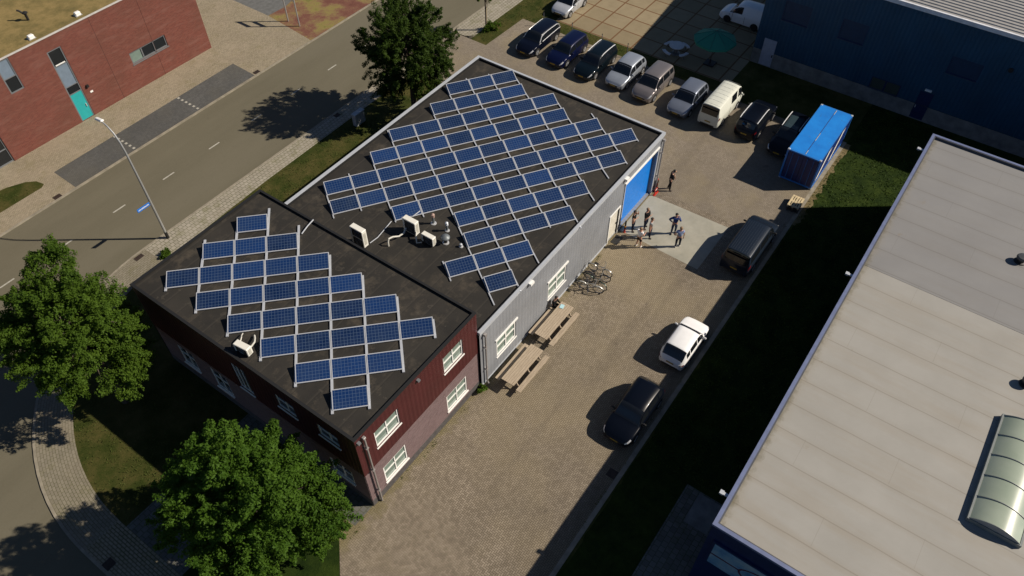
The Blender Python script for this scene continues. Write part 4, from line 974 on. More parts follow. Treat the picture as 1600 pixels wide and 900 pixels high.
# ------------------------------------------------------------------ street lamp, signs, posts
M_galv = plain('galvanised', (.42,.43,.43), .45, .5, .1)
LP = thing('street_lamp', 'tall curved grey street lamp with white head leaning over the road', 'street lamp', (-2.76,24.0,0))
pts = [(0,0,-.2),(0,.02,2.5),(0,.05,5.),(0,.1,7.2),(0,.2,7.9),(0,.45,8.45),(0,.85,8.8),(0,1.15,8.92)]
MB().tube(pts, [.085,.08,.072,.06,.055,.048,.045,.04], 10).build('pole', M_galv, LP, smooth=True)
MB().tube([(0,0,-.1),(0,0,.55)], .105, 12).build('pole_base', M_blackpl, LP, smooth=True)
h = MB(); mm = Matrix.Rotation(R(-8),3,'X'); h.cbox((0,1.45,8.98), (.24,.72,.15), mm, .06); h.build('lamp_head', M_white, LP, smooth=True)
h = MB(); h.cbox((0,1.5,8.90), (.17,.45,.04), mm, .01); h.build('lamp_lens', M_lamp, LP)
SG = thing('street_name_sign', 'bright blue street name plate fixed to the lamp post', 'street sign', (-2.76,24.02,3.05))
MB().box(-1.0,-.1,-.015,.015,0,.24).build('plate', plain('sign_blue', (.008,.16,.62), .4), SG)
mb = MB(); random.seed(4); xx = -.93
while xx < -.2:
    w = random.choice((.03,.045,.055)); 
    for s in (-1,1): mb.box(xx, xx+w, s*.018-.002, s*.018+.002, .08, .08+random.choice((.09,.07,.09)))
    xx += w+.022
mb.build('lettering', M_white, SG)
mb = MB(); mb.tube([(-.12,0,.05),(.0,0,.05)], .015, 6); mb.tube([(-.12,0,.19),(.0,0,.19)], .015, 6); mb.build('bracket', M_galv, SG)
BD = thing('notice_board', 'two tall grey posts of a board standing at the red planting', 'sign board', (20.8,36.53,0))
for y in (-.71,.72): MB().tube([(0,y,-.1),(0,y,3.7)], .06, 8).build('post', M_galv, BD, smooth=True)
for z in (2.3,3.35): MB().box(-.03,.03,-.72,.72,z,z+.33).build('board', M_alu, BD)
UB = thing('utility_cabinet', 'pale grey utility cabinet on the lawn beside the dark tree', 'cabinet', (13.7,22.05,0))
MB().cbox((0,0,.5), (1.0,.38,1.0), bev=.02).build('body', plain('cabinet_grey', (.36,.39,.41), .6), UB); MB().cbox((0,0,1.03), (1.06,.44,.06), bev=.015).build('lid', plain('cabinet_lid', (.42,.45,.47), .6), UB)
mb = MB(); mb.box(-.005,.005,-.197,-.19,.1,.95); mb.build('door_gap', M_black, UB)
for i,(x,y,lab) in enumerate(((33.4,18.3,'thin dark post behind the black estate with silver trim'),(33.4,15.35,'thin dark post between the black and the dark blue estate cars'),(33.4,12.35,'thin dark post between the dark blue and the dark green cars'),(33.4,9.85,'thin dark post behind the silver hatchback'))):
    t = thing('post', lab, 'post', (x,y,0), 0, 'thin posts along the parking row'); MB().tube([(0,0,-.1),(0,0,1.25)], .035, 6).build('shaft', M_greyf, t); MB().lathe([(.045,1.25),(.045,1.29),(0,1.3)], n=8).build('cap', M_black, t)
# bollard, barrier, mat by the gate
M_redp = plain('signal_red', (.5,.035,.02), .5)
t = thing('bollard', 'black and red bollard by the white workshop door', 'bollard', (15.3,-.42,0))
MB().lathe([(.08,0),(.08,.04),(.055,.06),(.055,.3)], n=12).build('base', M_redp, t, smooth=True); MB().lathe([(.055,.3),(.055,1.0),(.03,1.05),(0,1.05)], n=12).build('shaft', M_black, t, smooth=True); MB().lathe([(.058,.5),(.058,.62)], n=12).build('band', plain('amber', (.7,.3,.03), .5), t, smooth=True)
t = thing('bollard', 'red and white guard hoop at the workshop corner by the gate', 'bollard', (19.85,-.3,0))
MB().tube([(-.2,0,0),(-.2,0,.45),(0,0,.52),(.2,0,.45),(.2,0,0)], .035, 8).build('hoop', M_redp, t, smooth=True); MB().cbox((0,0,.42), (.36,.03,.12)).build('reflector', M_white, t); MB().cbox((0,0,.02),(.6,.16,.04)).build('base', M_redp, t)
t = thing('bollard', 'second red and black post just beyond the workshop corner', 'bollard', (20.35,-.1,0))
MB().lathe([(.1,0),(.1,.05),(.05,.08),(.05,.9),(0,.93)], n=10).build('shaft', M_redp, t, smooth=True); MB().lathe([(.055,.55),(.055,.75)], n=10).build('band', M_black, t)
t = tag(MB().cbox((14.38,-.36,.012), (.86,.5,.022), bev=.006).build('door_mat', M_black), 'black door mat lying outside the white workshop door', 'door mat')

# ------------------------------------------------------------------ picnic tables
M_tim = NT('weathered_timber'); x_,y_,z_ = M_tim.sep(); g_ = M_tim.noise(5., 5, .6, M_tim.comb(M_tim.math('MULTIPLY', x_, .35), M_tim.math('MULTIPLY', y_, 6.)))
M_tim.col(M_tim.mix(M_tim.ramp(g_, [(.3,0.),(.7,1.)]), (.27,.21,.145), (.46,.385,.29))); M_tim.rough(.8); M_tim = M_tim.m
def picnic(label, x, y):
    t = thing('picnic_table', label, 'picnic table', (x,y,0), 0, 'long picnic tables by the workshop wall')
    mb = MB()
    for k in range(6): v = -.42+k*.1425; mb.box(-1.47,1.47,v,v+.13,.71,.755)
    mb.build('tabletop', M_tim, t)
    for s in (-1,1):
        mb = MB()
        for k in range(2): v = s*.72-.145+k*.15; mb.box(-1.47,1.47,v,v+.14,.42,.46)
        mb.build('bench', M_tim, t)
    for u in (-1.1,0.,1.1):
        mb = MB(); mb.box(u-.035,u+.035,-.86,.86,.35,.42); mb.box(u-.035,u+.035,-.4,.4,.64,.71)
        for s in (-1,1): mb.tube([(u,s*.3,.68),(u,s*.62,.02)], .045, 6)
        mb.build('leg_frame', M_tim, t)
    return t
picnic('weathered timber picnic table with nobody at it, nearer the maroon office', 2.15, -1.3)
picnic('weathered timber picnic table with a person in black sitting at it', 5.85, -1.02)
t = thing('round_picnic_table', 'pale round picnic table with curved benches in the shade', 'picnic table', (36.3,6.75,0))
M_pconc = plain('pale_concrete', (.52,.52,.52), .8)
MB().lathe([(0,.72),(.62,.72),(.64,.74),(.64,.79),(0,.80)], n=20).build('tabletop', M_pconc, t, smooth=True); MB().lathe([(.4,0),(.38,.06),(.16,.12),(.16,.72)], n=16).build('pedestal', M_greyf, t, smooth=True)
for k in range(4):
    a0 = PI/4+k*PI/2+.35; mb = MB(); n = 8
    vs = []; 
    for i in range(n+1):
        a = a0-.42+.84*i/n
        for (r,z) in ((.92,.40),(1.2,.40),(1.2,.47),(.92,.47)): vs.append((r*math.cos(a), r*math.sin(a), z))
    fs = [(i*4+q, i*4+(q+1)%4, i*4+4+(q+1)%4, i*4+4+q) for i in range(n) for q in range(4)]+[(0,1,2,3),(n*4+3,n*4+2,n*4+1,n*4)]
    mb.add(vs, fs); mb.build('bench', M_pconc, t)
    mb = MB(); mb.tube([(.1*math.cos(a0),.1*math.sin(a0),.2),(1.06*math.cos(a0),1.06*math.sin(a0),.36)], .035, 6); mb.tube([(1.06*math.cos(a0),1.06*math.sin(a0),.4),(1.06*math.cos(a0),1.06*math.sin(a0),0)], .03, 6); mb.build('bench_support', M_greyf, t)
PU = thing('parasol', 'large sea green octagonal parasol on a dark foot in the shade', 'parasol', (36.6,3.7,0))
t_ = NT('parasol_cloth'); t_.col(t_.mix(t_.noise(1.2,4), (.012,.17,.115), (.02,.215,.145))); t_.rough(.8)
mb = MB(); n = 8; RR = 1.75; vs = [(0,0,3.02)]
for rr, z in ((.55,.955),(1.,.0)):
    for k in range(n*2):
        a = 2*PI*k/(n*2)+.2; f = 1. if k % 2 == 0 else .955; vs.append((RR*rr*f*math.cos(a), RR*rr*f*math.sin(a), 2.28+(.74-.0)*(1-rr)**.85*(1 if k%2==0 else .97)))
fs = [(0,1+k,1+(k+1)%16) for k in range(16)]+[(1+k,17+k,17+(k+1)%16,1+(k+1)%16) for k in range(16)]
mb.add(vs, fs)
vs2 = [vs[17+k] for k in range(16)]; mb.add(vs2+[(x,y,z-.16) for x,y,z in vs2], [(k,(k+1)%16,16+(k+1)%16,16+k) for k in range(16)]); mb.build('canopy', t_.m, PU)
for k in range(n):
    a = 2*PI*k/n+.2; mb = MB(); mb.tube([Vector(vs[0])+Vector((0,0,.012)), Vector(vs[1+2*k])+Vector((0,0,.012)), Vector(vs[17+2*k])+Vector((0,0,.012))], .022, 5); mb.build('rib', plain('parasol_rib', (.01,.12,.1), .6), PU)
MB().tube([(0,0,.05),(0,0,3.1)], .03, 8).build('pole', M_woodd, PU); mb = MB(); mb.cbox((0,0,.06), (.9,.9,.1), bev=.03); mb.lathe([(.08,.1),(.06,.4)], n=10); mb.build('base', M_black, PU)

# ------------------------------------------------------------------ bicycles
def bicycle(label, x, y, rz, fcol):
    """stands along local x, front wheel at +x, leaning slightly"""
    t = thing('bicycle', label, 'bicycle', (x,y,0), rz, 'bicycles parked by the workshop wall')
    lean = Matrix.Rotation(R(7), 3, 'X'); r = .34; A, B = (-.52,0,r), (.53,0,r)
    def T(pts): return [lean @ Vector(p) for p in pts]
    fm = plain('bike_frame_'+fcol[0], fcol[1], .35, .3, .05)
    for c in (A, B):
        m = MB(); m.tube(T([(c[0]+r*math.cos(a), 0, c[2]+r*math.sin(a)) for a in np.linspace(0,2*PI,25)]), .022, 6, False); w = m.build('wheel', M_tyre, t, smooth=True)
        m = MB(); m.tube(T([(c[0]+(r-.035)*math.cos(a), 0, c[2]+(r-.035)*math.sin(a)) for a in np.linspace(0,2*PI,25)]), .012, 4, False); m.build('rim', M_chrome, w)
        m = MB()
        for k in range(14): a = 2*PI*k/14; m.tube(T([(c[0],0,c[2]),(c[0]+(r-.03)*math.cos(a),0,c[2]+(r-.03)*math.sin(a))]), .004, 3, False)
        m.build('spoke', M_chrome, w)
        m = MB(); 
        for k in range(12):
            a0, a1 = PI*.15+k*PI*.75/12, PI*.15+(k+1)*PI*.75/12; rr = r+.045
            m.add(T([(c[0]+rr*math.cos(a),s,c[2]+rr*math.sin(a)) for (a,s) in ((a0,-.03),(a0,.03),(a1,.03),(a1,-.03))]), [(0,1,2,3)])
        m.build('mudguard', fm, t)
    BB = (-.08,0,.29); ST = (-.22,0,.75); HT = (.36,0,.82); HB = (.40,0,.66)
    m = MB()
    for p, q, rr in ((BB,ST,.02),(BB,HB,.022),((-.2,0,.68),HT,.02),(HB,HT,.022),(ST,(-.24,0,.86),.015),(BB,A,.014),((-.2,0,.68),A,.012),(HB,B,.016)): m.tube(T([p,q]), rr, 6)
    m.build('frame', fm, t)
    m = MB(); m.tube(T([HT,(.33,0,.98)]), .015, 6); m.tube(T([(.16,-.29,1.02),(.27,-.27,1.04),(.34,-.15,1.0),(.34,.15,1.0),(.27,.27,1.04),(.16,.29,1.02)]), .014, 6); m.build('handlebar', M_greyf, t)
    m = MB(); m.cbox(lean @ Vector((-.25,0,.9)), (.28,.17,.06), lean, .03); m.cbox(lean @ Vector((-.11,0,.895)), (.14,.06,.05), lean, .02); m.build('saddle', M_blackpl, t, smooth=True)
    m = MB(); m.tube(T([(-.85,-.06,.74),(-.3,-.06,.74),(-.3,.06,.74),(-.85,.06,.74),(-.85,-.06,.74)]), .008, 5); m.tube(T([(-.8,.06,.74),A]), .007, 4); m.tube(T([(-.8,-.06,.74),A]), .007, 4); m.build('carrier', M_blackpl, t)
    m = MB(); m.tube(T([(BB[0]+.09*math.cos(a), .05, BB[2]+.09*math.sin(a)) for a in np.linspace(0,2*PI,13)]), .008, 4, False)
    for s in (1,-1): m.tube(T([(BB[0],s*.06,BB[2]),(BB[0]+s*.12,s*.07,BB[2]-s*.11),(BB[0]+s*.12,s*.15,BB[2]-s*.11)]), .012, 5)
    m.build('crank', M_blackpl, t)
    m = MB(); m.tube(T([(-.1,-.02,.27),(-.05,-.3,.03)]), .012, 5); m.build('kickstand', M_chrome, t)
    return t
bicycle('pale framed bicycle nearest the picnic table', 9.62, -1.22, R(-78), ('pale', (.45,.46,.44)))
bicycle('dark green bicycle, second from the picnic table', 10.2, -1.3, R(-97), ('dark', (.02,.04,.03)))
bicycle('black bicycle leaning into the dark green one', 10.62, -1.12, R(-72), ('black', (.012,.012,.014)))
bicycle('grey bicycle farthest along the workshop wall, front wheel turned to the yard', 11.2, -.98, R(-86), ('grey', (.22,.22,.21)))

# ------------------------------------------------------------------ people
M_skin = plain('skin', (.45,.25,.17), .6, var=.06); M_shoe = plain('dark_shoe', (.02,.018,.016), .6)
def skinmesh(chains, name, mat, parent, sub=1, root=0):
    """chains: list of lists of (x,y,z,r); equal points are welded"""
    idx = {}; vs = []; rs = []; es = []
    for ch in chains:
        prev = None
        for (x,y,z,r) in ch:
            k = (round(x,3),round(y,3),round(z,3))
            if k not in idx: idx[k] = len(vs); vs.append((x,y,z)); rs.append(r)
            if prev is not None and prev != idx[k]: es.append((prev, idx[k]))
            prev = idx[k]
    me = bpy.data.meshes.new(name); me.from_pydata(vs, es, [])
    o = bpy.data.objects.new(name, me); COL.objects.link(o)
    o.modifiers.new('skin', 'SKIN'); sv = me.skin_vertices[0].data if me.skin_vertices else None
    if sv is None:
        import bmesh
        bm = bmesh.new(); bm.from_mesh(me); bm.verts.layers.skin.verify(); bm.to_mesh(me); bm.free(); sv = me.skin_vertices[0].data
    seen = set(); adj = {}
    for a,b in es: adj.setdefault(a,[]).append(b); adj.setdefault(b,[]).append(a)
    for i in range(len(vs)):
        sv[i].radius = (rs[i], rs[i])
        if i not in seen:
            sv[i].use_root = True; stack = [i]
            while stack:
                q = stack.pop()
                if q in seen: continue
                seen.add(q); stack += adj.get(q, [])
    sm = o.modifiers.new('sub', 'SUBSURF'); sm.levels = sub; sm.render_levels = sub
    dg = bpy.context.evaluated_depsgraph_get(); dg.update(); new = bpy.data.meshes.new_from_object(o.evaluated_get(dg))
    new.name = name; bpy.data.objects.remove(o); bpy.data.meshes.remove(me)
    return new
def person(label, x, y, rz, top, trousers, hair, pose=('down','down'), shorts=False, sleeve='long', scale=1., sit=False, lean=0., shoe=None, head=0.):
    """faces local +y; arms: down, fold, phone, hip, point, hold"""
    t = thing('person', label, 'person', (x,y,0), rz)
    k = scale; zo = 0.
    hipz = .94
    if sit: hipz = .52; 
    L = lambda z: Vector((0, lean*(z-hipz), z))
    dz = hipz-.94
    pel = L(hipz); sp = L(1.14+dz); chs = L(1.34+dz); nk = L(1.49+dz); hd0 = L(1.57+dz); hd = L(1.66+dz)+Vector((0,.02+head,0)); cr = L(1.75+dz)+Vector((0,.0+head,0))
    V = lambda v, r: (v.x*k*1.06, v.y*k*1.06, v.z*k, r*k*(1.13 if r > .045 else 1.))
    body = [[V(pel,.125),V(sp,.115),V(chs,.125),V(nk,.06),V(hd0,.062),V(hd,.098),V(cr,.07)]]
    face = hd+Vector((0,.085,-.02)); 
    body.append([V(hd,.098),V(face+Vector((0,.025,0)),.018)])
    for s in (-1,1): body.append([V(hd,.098), V(hd+Vector((s*.09,-.01,-.01)),.022)])
    shirt = [[V(pel+Vector((0,0,.02)),.135),V(sp,.132),V(chs,.145),V(L(1.44+dz),.085)]]
    trs = [[V(sp-Vector((0,0,.12)),.128),V(pel,.138)]]
    shoes = []; hands = []
    for s, ps in ((-1,pose[0]),(1,pose[1])):
        sh = L(1.42+dz)+Vector((s*.185,0,0))
        if ps == 'down': el = sh+Vector((s*.06,-.03,-.29)); wr = el+Vector((s*.01,.06,-.25)); hdn = Vector((0,.03,-1))
        elif ps == 'fold': el = sh+Vector((s*.07,.04,-.28)); wr = Vector((-s*.08,.22,el.z+.05)); hdn = Vector((-s,.1,.1))
        elif ps == 'phone': el = sh+Vector((s*.10,.14,-.22)); wr = Vector((s*.10,.16,1.58+dz)); hdn = Vector((-s*.2,.0,1))
        elif ps == 'face': el = sh+Vector((s*.12,.16,-.16)); wr = Vector((s*.09,.2,1.62+dz)); hdn = Vector((-s*.3,-.2,.8))
        elif ps == 'hip': el = sh+Vector((s*.2,-.09,-.22)); wr = Vector((s*.17,.04,1.04+dz)); hdn = Vector((-s*.4,.4,-.3))
        elif ps == 'back': el = sh+Vector((s*.1,-.12,-.26)); wr = Vector((s*.06,-.2,1.0+dz)); hdn = Vector((-s*.9,0,-.2))
        else: el = sh+Vector((s*.03,.06,-.29)); wr = el+Vector((-s*.07,.25,.02)); hdn = Vector((-s*.2,1,0))   # hold
        hdn = hdn.normalized()
        palm = wr+hdn*.07
        body.append([V(chs,.125), V(sh,.062), V(sh.lerp(el,.5),.05), V(el,.042), V(wr,.03), V(palm,.034)])
        side = hdn.cross(Vector((0,1,0) if abs(hdn.y) < .8 else (1,0,0))).normalized(); curl = hdn.cross(side)*s
        for q, ln in ((-.03,.062),(-.011,.074),(.009,.07),(.028,.055)):
            a = palm+hdn*.015+side*q*.6; b = palm+hdn*.055+side*q; c = b+hdn*ln*.5+curl*.008; d = c+hdn*ln*.35+curl*.022
            hands.append([V(a,.010),V(b,.010),V(c,.0092),V(d,.008)])
        a = palm-hdn*.02+side*.025; hands.append([V(a,.012),V(a+side*.035+hdn*.03,.0105),V(a+side*.045+hdn*.065+curl*.015,.009)])
        slv = [V(chs,.145), V(sh,.08), V(sh.lerp(el,.5),.066)]
        if sleeve == 'long': slv += [V(el,.056), V(el.lerp(wr,.9),.042)]
        shirt.append(slv)
        hp = Vector((s*.095,0,hipz-.05))
        if sit: kn = Vector((s*.13,.42,hipz+.02)); an = Vector((s*.12,.40,.09))
        else: kn = Vector((s*.11,.035,.5)); an = Vector((s*.13,-.01+.05*s,.08))
        toe = an+Vector((s*.03,.15,-.04))
        body.append([V(pel,.125), V(hp,.085), V(hp.lerp(kn,.5),.075), V(kn,.054), V(kn.lerp(an,.4),.05), V(an,.036), V(toe,.03)])
        leg = [V(pel,.138), V(hp,.10), V(hp.lerp(kn,.5),.088), V(kn,.07)]
        if shorts: leg = leg[:3]+[V(hp.lerp(kn,.85),.085)]
        else: leg += [V(kn.lerp(an,.5),.062), V(an+Vector((0,0,.02)),.052)]
        trs.append(leg)
        shoes.append([V(an+Vector((0,-.05,-.02)),.045), V(an+Vector((0,.03,-.02)),.05), V(toe,.042)])
    bm_ = skinmesh(body+hands, 'body', M_skin, t)
    # eyes, brows and mouth belong to the same mesh
    link('body', bm_, M_skin, t, True, 180)
    mb = MB()
    for s in (-1,1): mb.ball(tuple((hd+Vector((s*.034,.088,.012)))*k), .012*k, 8, 5)
    mb.cbox((hd+Vector((0,.092,-.055)))*k, (.045*k,.012*k,.01*k)); mb.build('face_features', plain('face_dark', (.05,.025,.02), .5), t)
    link('shirt' if sleeve != 'long' else 'jacket', skinmesh(shirt,'shirt',None,t), top, t, True, 180)
    link('shorts' if shorts else 'trousers', skinmesh(trs,'trousers',None,t), trousers, t, True, 180)
    link('shoes', skinmesh(shoes,'shoes',None,t), shoe or M_shoe, t, True, 180)
    if hair is not None:
        mb = MB(); h0 = hd+Vector((0,-.02,.035)); mb.ball(tuple(h0*k), (.104*k,.112*k,.10*k), 12, 8); mb.v = [(x,y,z) for (x,y,z) in mb.v]
        vv = []
        for (x,y,z) in mb.v:
            if y > (h0.y+.05)*k and z < (h0.z+.03)*k: z = (h0.z+.03)*k; y = (h0.y+.06)*k
            vv.append((x,y,z))
        mb.v = vv; mb.build('hair', hair, t, smooth=True, angle=180)
    return t
cl = lambda n, c: plain('cloth_'+n, c, .85, var=.05, scale=9., spec=.2)
hb_, hg_, hd_ = plain('brown_hair', (.05,.03,.018), .7), plain('fair_hair', (.22,.14,.08), .7), plain('dark_hair', (.015,.012,.01), .7)
def face_to(x, y, tx, ty): return math.atan2(ty-y, tx-x)-PI/2
jeans = cl('jeans', (.035,.055,.10)); djeans = cl('dark_jeans', (.015,.022,.045)); blackc = cl('black', (.008,.008,.009))
person('man in black tee and jeans, hand raised to his face, by the blue gate', 15.75,-.75, face_to(15.75,-.75,16.2,-3.2), blackc, djeans, hd_, ('face','fold'), sleeve='short', scale=1.02)
person('man in black sweater standing behind the grey checked shirt', 16.45,-1.32, face_to(16.45,-1.32,16.2,-4), blackc, djeans, hg_, ('fold','fold'), scale=1.02)
person('man in white shirt and dark shorts at the edge of the concrete', 14.65,-1.82, face_to(14.65,-1.82,16.4,-2.2), cl('white', (.72,.72,.74)), blackc, hg_, ('hold','hold'), shorts=True, sleeve='short', shoe=cl('white_shoe', (.6,.6,.58)))
person('man in grey checked shirt and jeans in the middle of the group', 15.85,-1.98, face_to(15.85,-1.98,16.5,-4.5), cl('checked', (.26,.27,.27)), djeans, hb_, ('down','down'), sleeve='short')
person('man in blue jacket and jeans holding a phone to his ear', 17.1,-3.1, face_to(17.1,-3.1,15.2,-4.6), cl('blue', (.02,.045,.17)), jeans, hd_, ('phone','hip'), scale=1.02)
person('man in light blue shirt and dark trousers nearest the black van', 16.15,-3.92, face_to(16.15,-3.92,17.6,-2.8), cl('light_blue', (.24,.31,.50)), djeans, hg_, ('hip','down'), scale=1.02, sleeve='short', shoe=cl('white_shoe', (.6,.6,.58)))
person('person all in black standing apart at the workshop corner', 20.75,-.85, face_to(20.75,-.85,22.0,-3.), blackc, blackc, hd_, ('fold','fold'), lean=.12, head=.06, scale=1.03)
person('person in black sitting at the picnic table reading', 7.0,-.24, PI, blackc, blackc, hd_, ('hold','hold'), sit=True, lean=.12, head=.04)
tag(MB().cbox((6.97,-.82,.772), (.32,.24,.02), Matrix.Rotation(.2,3,'Z'), .005).build('book', plain('pale_blue_paper', (.38,.60,.66), .6)), 'pale blue open sheet on the picnic table before the seated person', 'paper')

# ------------------------------------------------------------------ trees
def leafmat(name, c0, c1, tr=.42):
    t = NT(name); f = t.noise(.9, 4, .6); g = t.noise(7., 3, .6)
    c = t.mix(t.ramp(f, [(.35,0.),(.65,1.)]), c0, c1); c = t.mix(t.ramp(g, [(.3,0.),(.7,.6)]), c, tuple(q*1.5 for q in c1))
    t.col(c); t.rough(.6); t.spec(.12)
    tn = t.n('ShaderNodeBsdfTranslucent'); t.l(t.mix(.5, c, tuple(q*1.6 for q in c1)), tn.inputs['Color'])
    mx = t.n('ShaderNodeMixShader'); mx.inputs[0].default_value = tr; out = t.t.nodes['Material Output']
    t.l(t.b.outputs[0], mx.inputs[1]); t.l(tn.outputs[0], mx.inputs[2]); t.l(mx.outputs[0], out.inputs[0]); return t.m
def leaf_mesh(name, P, N, size, rng, aspect=.6):
    n = len(P); T = rng.normal(size=(n,3)); T -= (T*N).sum(1)[:,None]*N; T /= np.linalg.norm(T,axis=1)[:,None]+1e-9
    B = np.cross(N, T); s = size*(.6+.8*rng.random(n))[:,None]
    fold = N*s*.18
    v = np.stack([P-T*s, P-B*s*aspect+fold, P+T*s, P+B*s*aspect+fold], 1).reshape(-1,3)
    me = bpy.data.meshes.new(name); me.vertices.add(4*n); me.vertices.foreach_set('co', v.astype(np.float32).ravel())
    i = np.arange(n)*4; f = np.stack([i,i+1,i+2,i,i+2,i+3],1).reshape(-1)
    me.loops.add(6*n); me.loops.foreach_set('vertex_index', f.astype(np.int32)); me.polygons.add(2*n)
    me.polygons.foreach_set('loop_start', np.arange(0,6*n,3,dtype=np.int32)); me.polygons.foreach_set('loop_total', np.full(2*n,3,dtype=np.int32)); me.update(); me.validate(); return me
M_bark = plain('bark', (.07,.055,.04), .9, var=.3, scale=6.)
def tree(label, x, y, cz, rx, rz_, trunk_r, leaf, nclump, per, size, seed, crad=.75, group='large street trees', lowcut=.9):
    rng = np.random.default_rng(seed); t = thing('tree', label, 'tree', (x,y,0), 0, group)
    # lobes give an uneven outline
    lobes = []
    for i in range(400):
        d = rng.normal(size=3); d /= np.linalg.norm(d)
        if d[2] < -.75: continue
        tp = 1-.16*max(0, d[2])**1.3
        q = d*np.array([rx*tp, rx*tp, rz_])*rng.uniform(.5,.78); r = rx*rng.uniform(.24,.40)
        if all(np.linalg.norm((q-l[0])*np.array([1,1,.8])) > .62*(r+l[1]) for l in lobes): lobes.append((q, r))
    lobes.append((np.zeros(3), rx*.5)); wt = np.array([l[1]**2 for l in lobes]); wt /= wt.sum()
    C = []
    while len(C) < nclump:
        lc, lr = lobes[rng.choice(len(lobes), p=wt)]
        d = rng.normal(size=3); d /= np.linalg.norm(d)
        p = lc+d*lr*np.array([1.,1.,.95])*(.6+.4*rng.random())
        if p[2] < -rz_*lowcut: continue
        C.append(p)
    C = np.array(C); P = []; N = []
    for c in C:
        k = int(per*rng.uniform(.6,1.4)); cr = crad*rng.uniform(.55,1.25)
        d = rng.normal(size=(k,3)); d /= np.linalg.norm(d,axis=1)[:,None]
        o = c/np.linalg.norm(c)+rng.normal(size=3)*.55+np.array([0,0,.25]); o /= np.linalg.norm(o)
        s_ = rng.random(k)*1.5-.35      # a spray that thins out towards its tip
        q = o*(s_*cr*1.25)[:,None] + d*(rng.random(k)**.5*(1.05-.55*np.clip(s_,0,1.15)))[:,None]*cr*.62; q[:,2] -= .18*cr*np.clip(s_,0,2)**2; P.append(c+q)
        nn = d*.55+np.array([0,0,.55])+o*.25+rng.normal(size=(k,3))*.5
        N.append(nn/np.linalg.norm(nn,axis=1)[:,None])
    P = np.concatenate(P)+np.array([0,0,cz]); N = np.concatenate(N)
    link('crown', leaf_mesh('crown', P, N, size, rng), leaf, t)
    mb = MB(); top = cz+rz_*.55
    mb.tube([(0,0,-.2),(.03,.02,cz*.35),(.0,.05,cz*.8),(.05,0,cz+rz_*.2),(0,0,top)], [trunk_r*1.25,trunk_r,trunk_r*.8,trunk_r*.5,.03], 9)
    for c in C[rng.permutation(len(C))[:26]]:
        z0 = rng.uniform(cz*.45, cz+rz_*.2); e = Vector((c[0]*.9, c[1]*.9, c[2]*.9+cz)); s = Vector((0,0,z0)); m = s.lerp(e,.5)+Vector((0,0,.25)); mb.tube([s,m,e], [trunk_r*.32,trunk_r*.2,.02], 5)
    mb.build('trunk', M_bark, t, smooth=True); return t
LA = leafmat('leaf_maple', (.030,.066,.007), (.074,.128,.014)); LB = leafmat('leaf_green', (.025,.064,.006), (.062,.122,.013)); LC = leafmat('leaf_dark', (.016,.036,.005), (.042,.072,.010))
tree('broad leafy tree on the lawn at the left photo edge, beside the lamp post', -12.25,15.6, 6.2, 3.6, 5.2, .2, LA, 950, 165, .054, 11, .46)
tree('broad bright green tree in front of the shaded office wall', -13.2,2.6, 5.1, 3.8, 4.7, .22, LB, 1000, 165, .060, 5, .50)
tree('dark green street tree behind the workshop, shading the road', 17.35,19.6, 5.5, 3.45, 4.9, .2, LC, 800, 160, .058, 23, .44)
yt = tree('thin young tree with staked stem on the grass island', 29.87,22.0, 4.3, 1.25, 1.7, .06, LA, 50, 60, .09, 4, .4)
MB().tube([(.18,.05,0),(.18,.05,2.1)], .035, 6).build('stake', M_wood, yt)
def shrub(label, x, y, rx, h, seed, n=26, per=60, leaf=None, size=.07):
    rng = np.random.default_rng(seed); t = thing('shrub', label, 'shrub', (x,y,0), 0, 'shrubs and weeds')
    c = rng.normal(size=(n,3))*np.array([rx*.45,rx*.45,h*.25])+np.array([0,0,h*.5]); c[:,2] = np.clip(c[:,2],.05,h)
    P = np.concatenate([q+rng.normal(size=(per,3))*rx*.16 for q in c]); P[:,2] = np.clip(P[:,2],.02,None); N = rng.normal(size=P.shape)+np.array([0,0,1.]); N /= np.linalg.norm(N,axis=1)[:,None]
    link('foliage', leaf_mesh('foliage', P, N, size, rng), leaf or LA, t)
    mb = MB()
    for k in range(6): mb.tube([(0,0,0),tuple(c[k]*np.array([.6,.6,.8]))], .012, 4)
    mb.build('stem', M_bark, t)
shrub('bright green shrub beside the young tree and pavement', 30.2,22.9-1.2, .5, .7, 3)
shrub('low shrub at the yard corner under the bright green tree', -11.1,1.05, .75, .8, 9, 40)
shrub('tuft of weeds against the pavement edge below the lamp post', -3.9,22.75, .35, .4, 12, 14)
shrub('small weeds at the foot of the office downpipe', -.1,-.15, .3, .3, 14, 12, 40)
shrub('dark bush on the lawn below the workshop roof edge', 7.6,16.6, .55, .7, 15)
shrub('second dark bush on the lawn, nearer the office parapet', 3.0,16.7, .45, .6, 16)
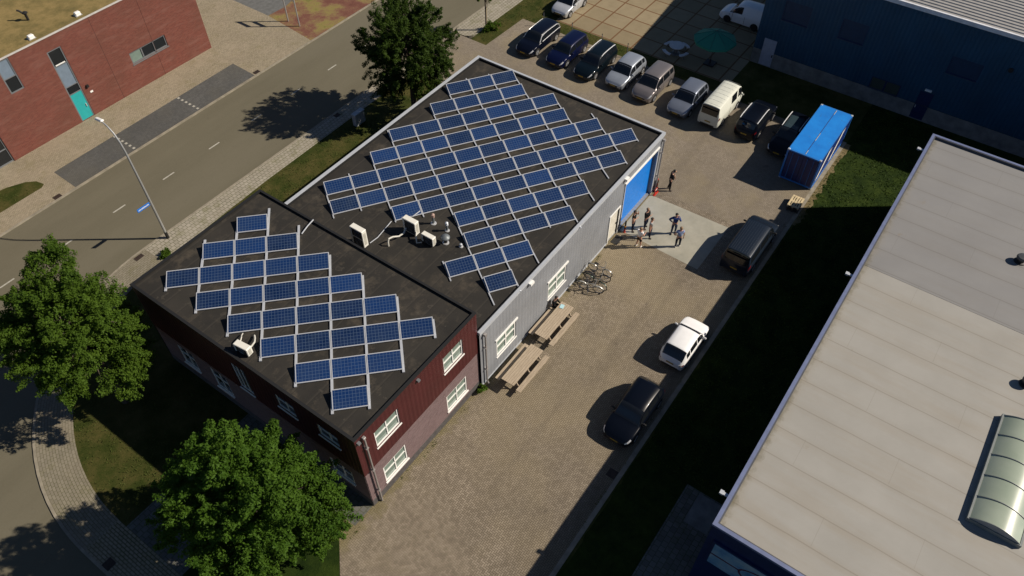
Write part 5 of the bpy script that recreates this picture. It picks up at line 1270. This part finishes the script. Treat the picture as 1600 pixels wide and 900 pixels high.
# ------------------------------------------------------------------ grass blades where the sun reaches the lawns
def blades(name, label, polys, dens, seed, h, leaf):
    rng = np.random.default_rng(seed); P = []
    for poly in polys:
        q = np.array(poly); lo, hi = q.min(0), q.max(0); n = int(dens*(hi-lo).prod()); p = lo+(hi-lo)*rng.random((n,2))
        x, y = p.T; ins = np.zeros(n, bool); j = len(q)-1
        for i in range(len(q)):
            c = ((q[i,1] > y) != (q[j,1] > y)) & (x < (q[j,0]-q[i,0])*(y-q[i,1])/(q[j,1]-q[i,1]+1e-12)+q[i,0]); ins ^= c; j = i
        p = p[ins]; w = np.array([noise.noise(Vector((a*.8,b*.8,0))) for a,b in p])*(2.2 if name == 'weeds' else 1)-(.35 if name == 'weeds' else 0); p = p[rng.random(len(p)) < .55+.8*w]
        P.append(np.c_[p, rng.random(len(p))*h*.3])
    P = np.concatenate(P); N = rng.normal(size=P.shape)*.8; N[:,2] = np.abs(N[:,2])+.3; N /= np.linalg.norm(N,axis=1)[:,None]
    P[:,2] += .015
    o = link(name, leaf_mesh(name, P, N, h*.6, rng, .28), leaf); o['kind'] = 'stuff'; return o
LG = leafmat('blade', (.035,.055,.010), (.07,.085,.02), .2); LG2 = leafmat('blade_rough', (.014,.034,.003), (.046,.074,.010), .25)
blades('grass', '', [arc(12.4,178,92)+[(5,22.8),(21.3,22.9),(21.3,15.5),(-8.9,15.8),(-8.9,9.5),(-16.6,9.5)], [(28.1,20.8),(33.3,20.6),(33.2,17),(34.6,18),(60,18),(60,22.1),(29,22.1)], [(33.2,4),(34.6,4),(34.6,17),(33.3,17)], [(-20,35.5),(-4.8,35.4),(-5.2,36.6),(-7.6,37.4),(-20,37.9)]], 55, 1, .10, LG)
blades('grass', '', [[(22.,-9.35),(33.0,-9.35),(38.5,-9.35),(38.5,-14.2),(22.,-14.2)],[(1.6,-9.35),(22,-9.35),(22,-14.2),(1.6,-14.2)]], 70, 2, .14, LG2)
blades('weeds', '', [[(-8.6,.02),(13.4,-.1),(13.4,-.3),(-8.6,-.22)],[(-12,-9.05),(27,-9.05),(27,-8.86),(-12,-8.86)],[(20.4,15.3),(20.4,1),(20.55,1),(20.6,15.3)],[(-10.1,.15),(-8.9,0.05),(-8.9,-.35),(-11,-.1)]], 60, 6, .10, LG)
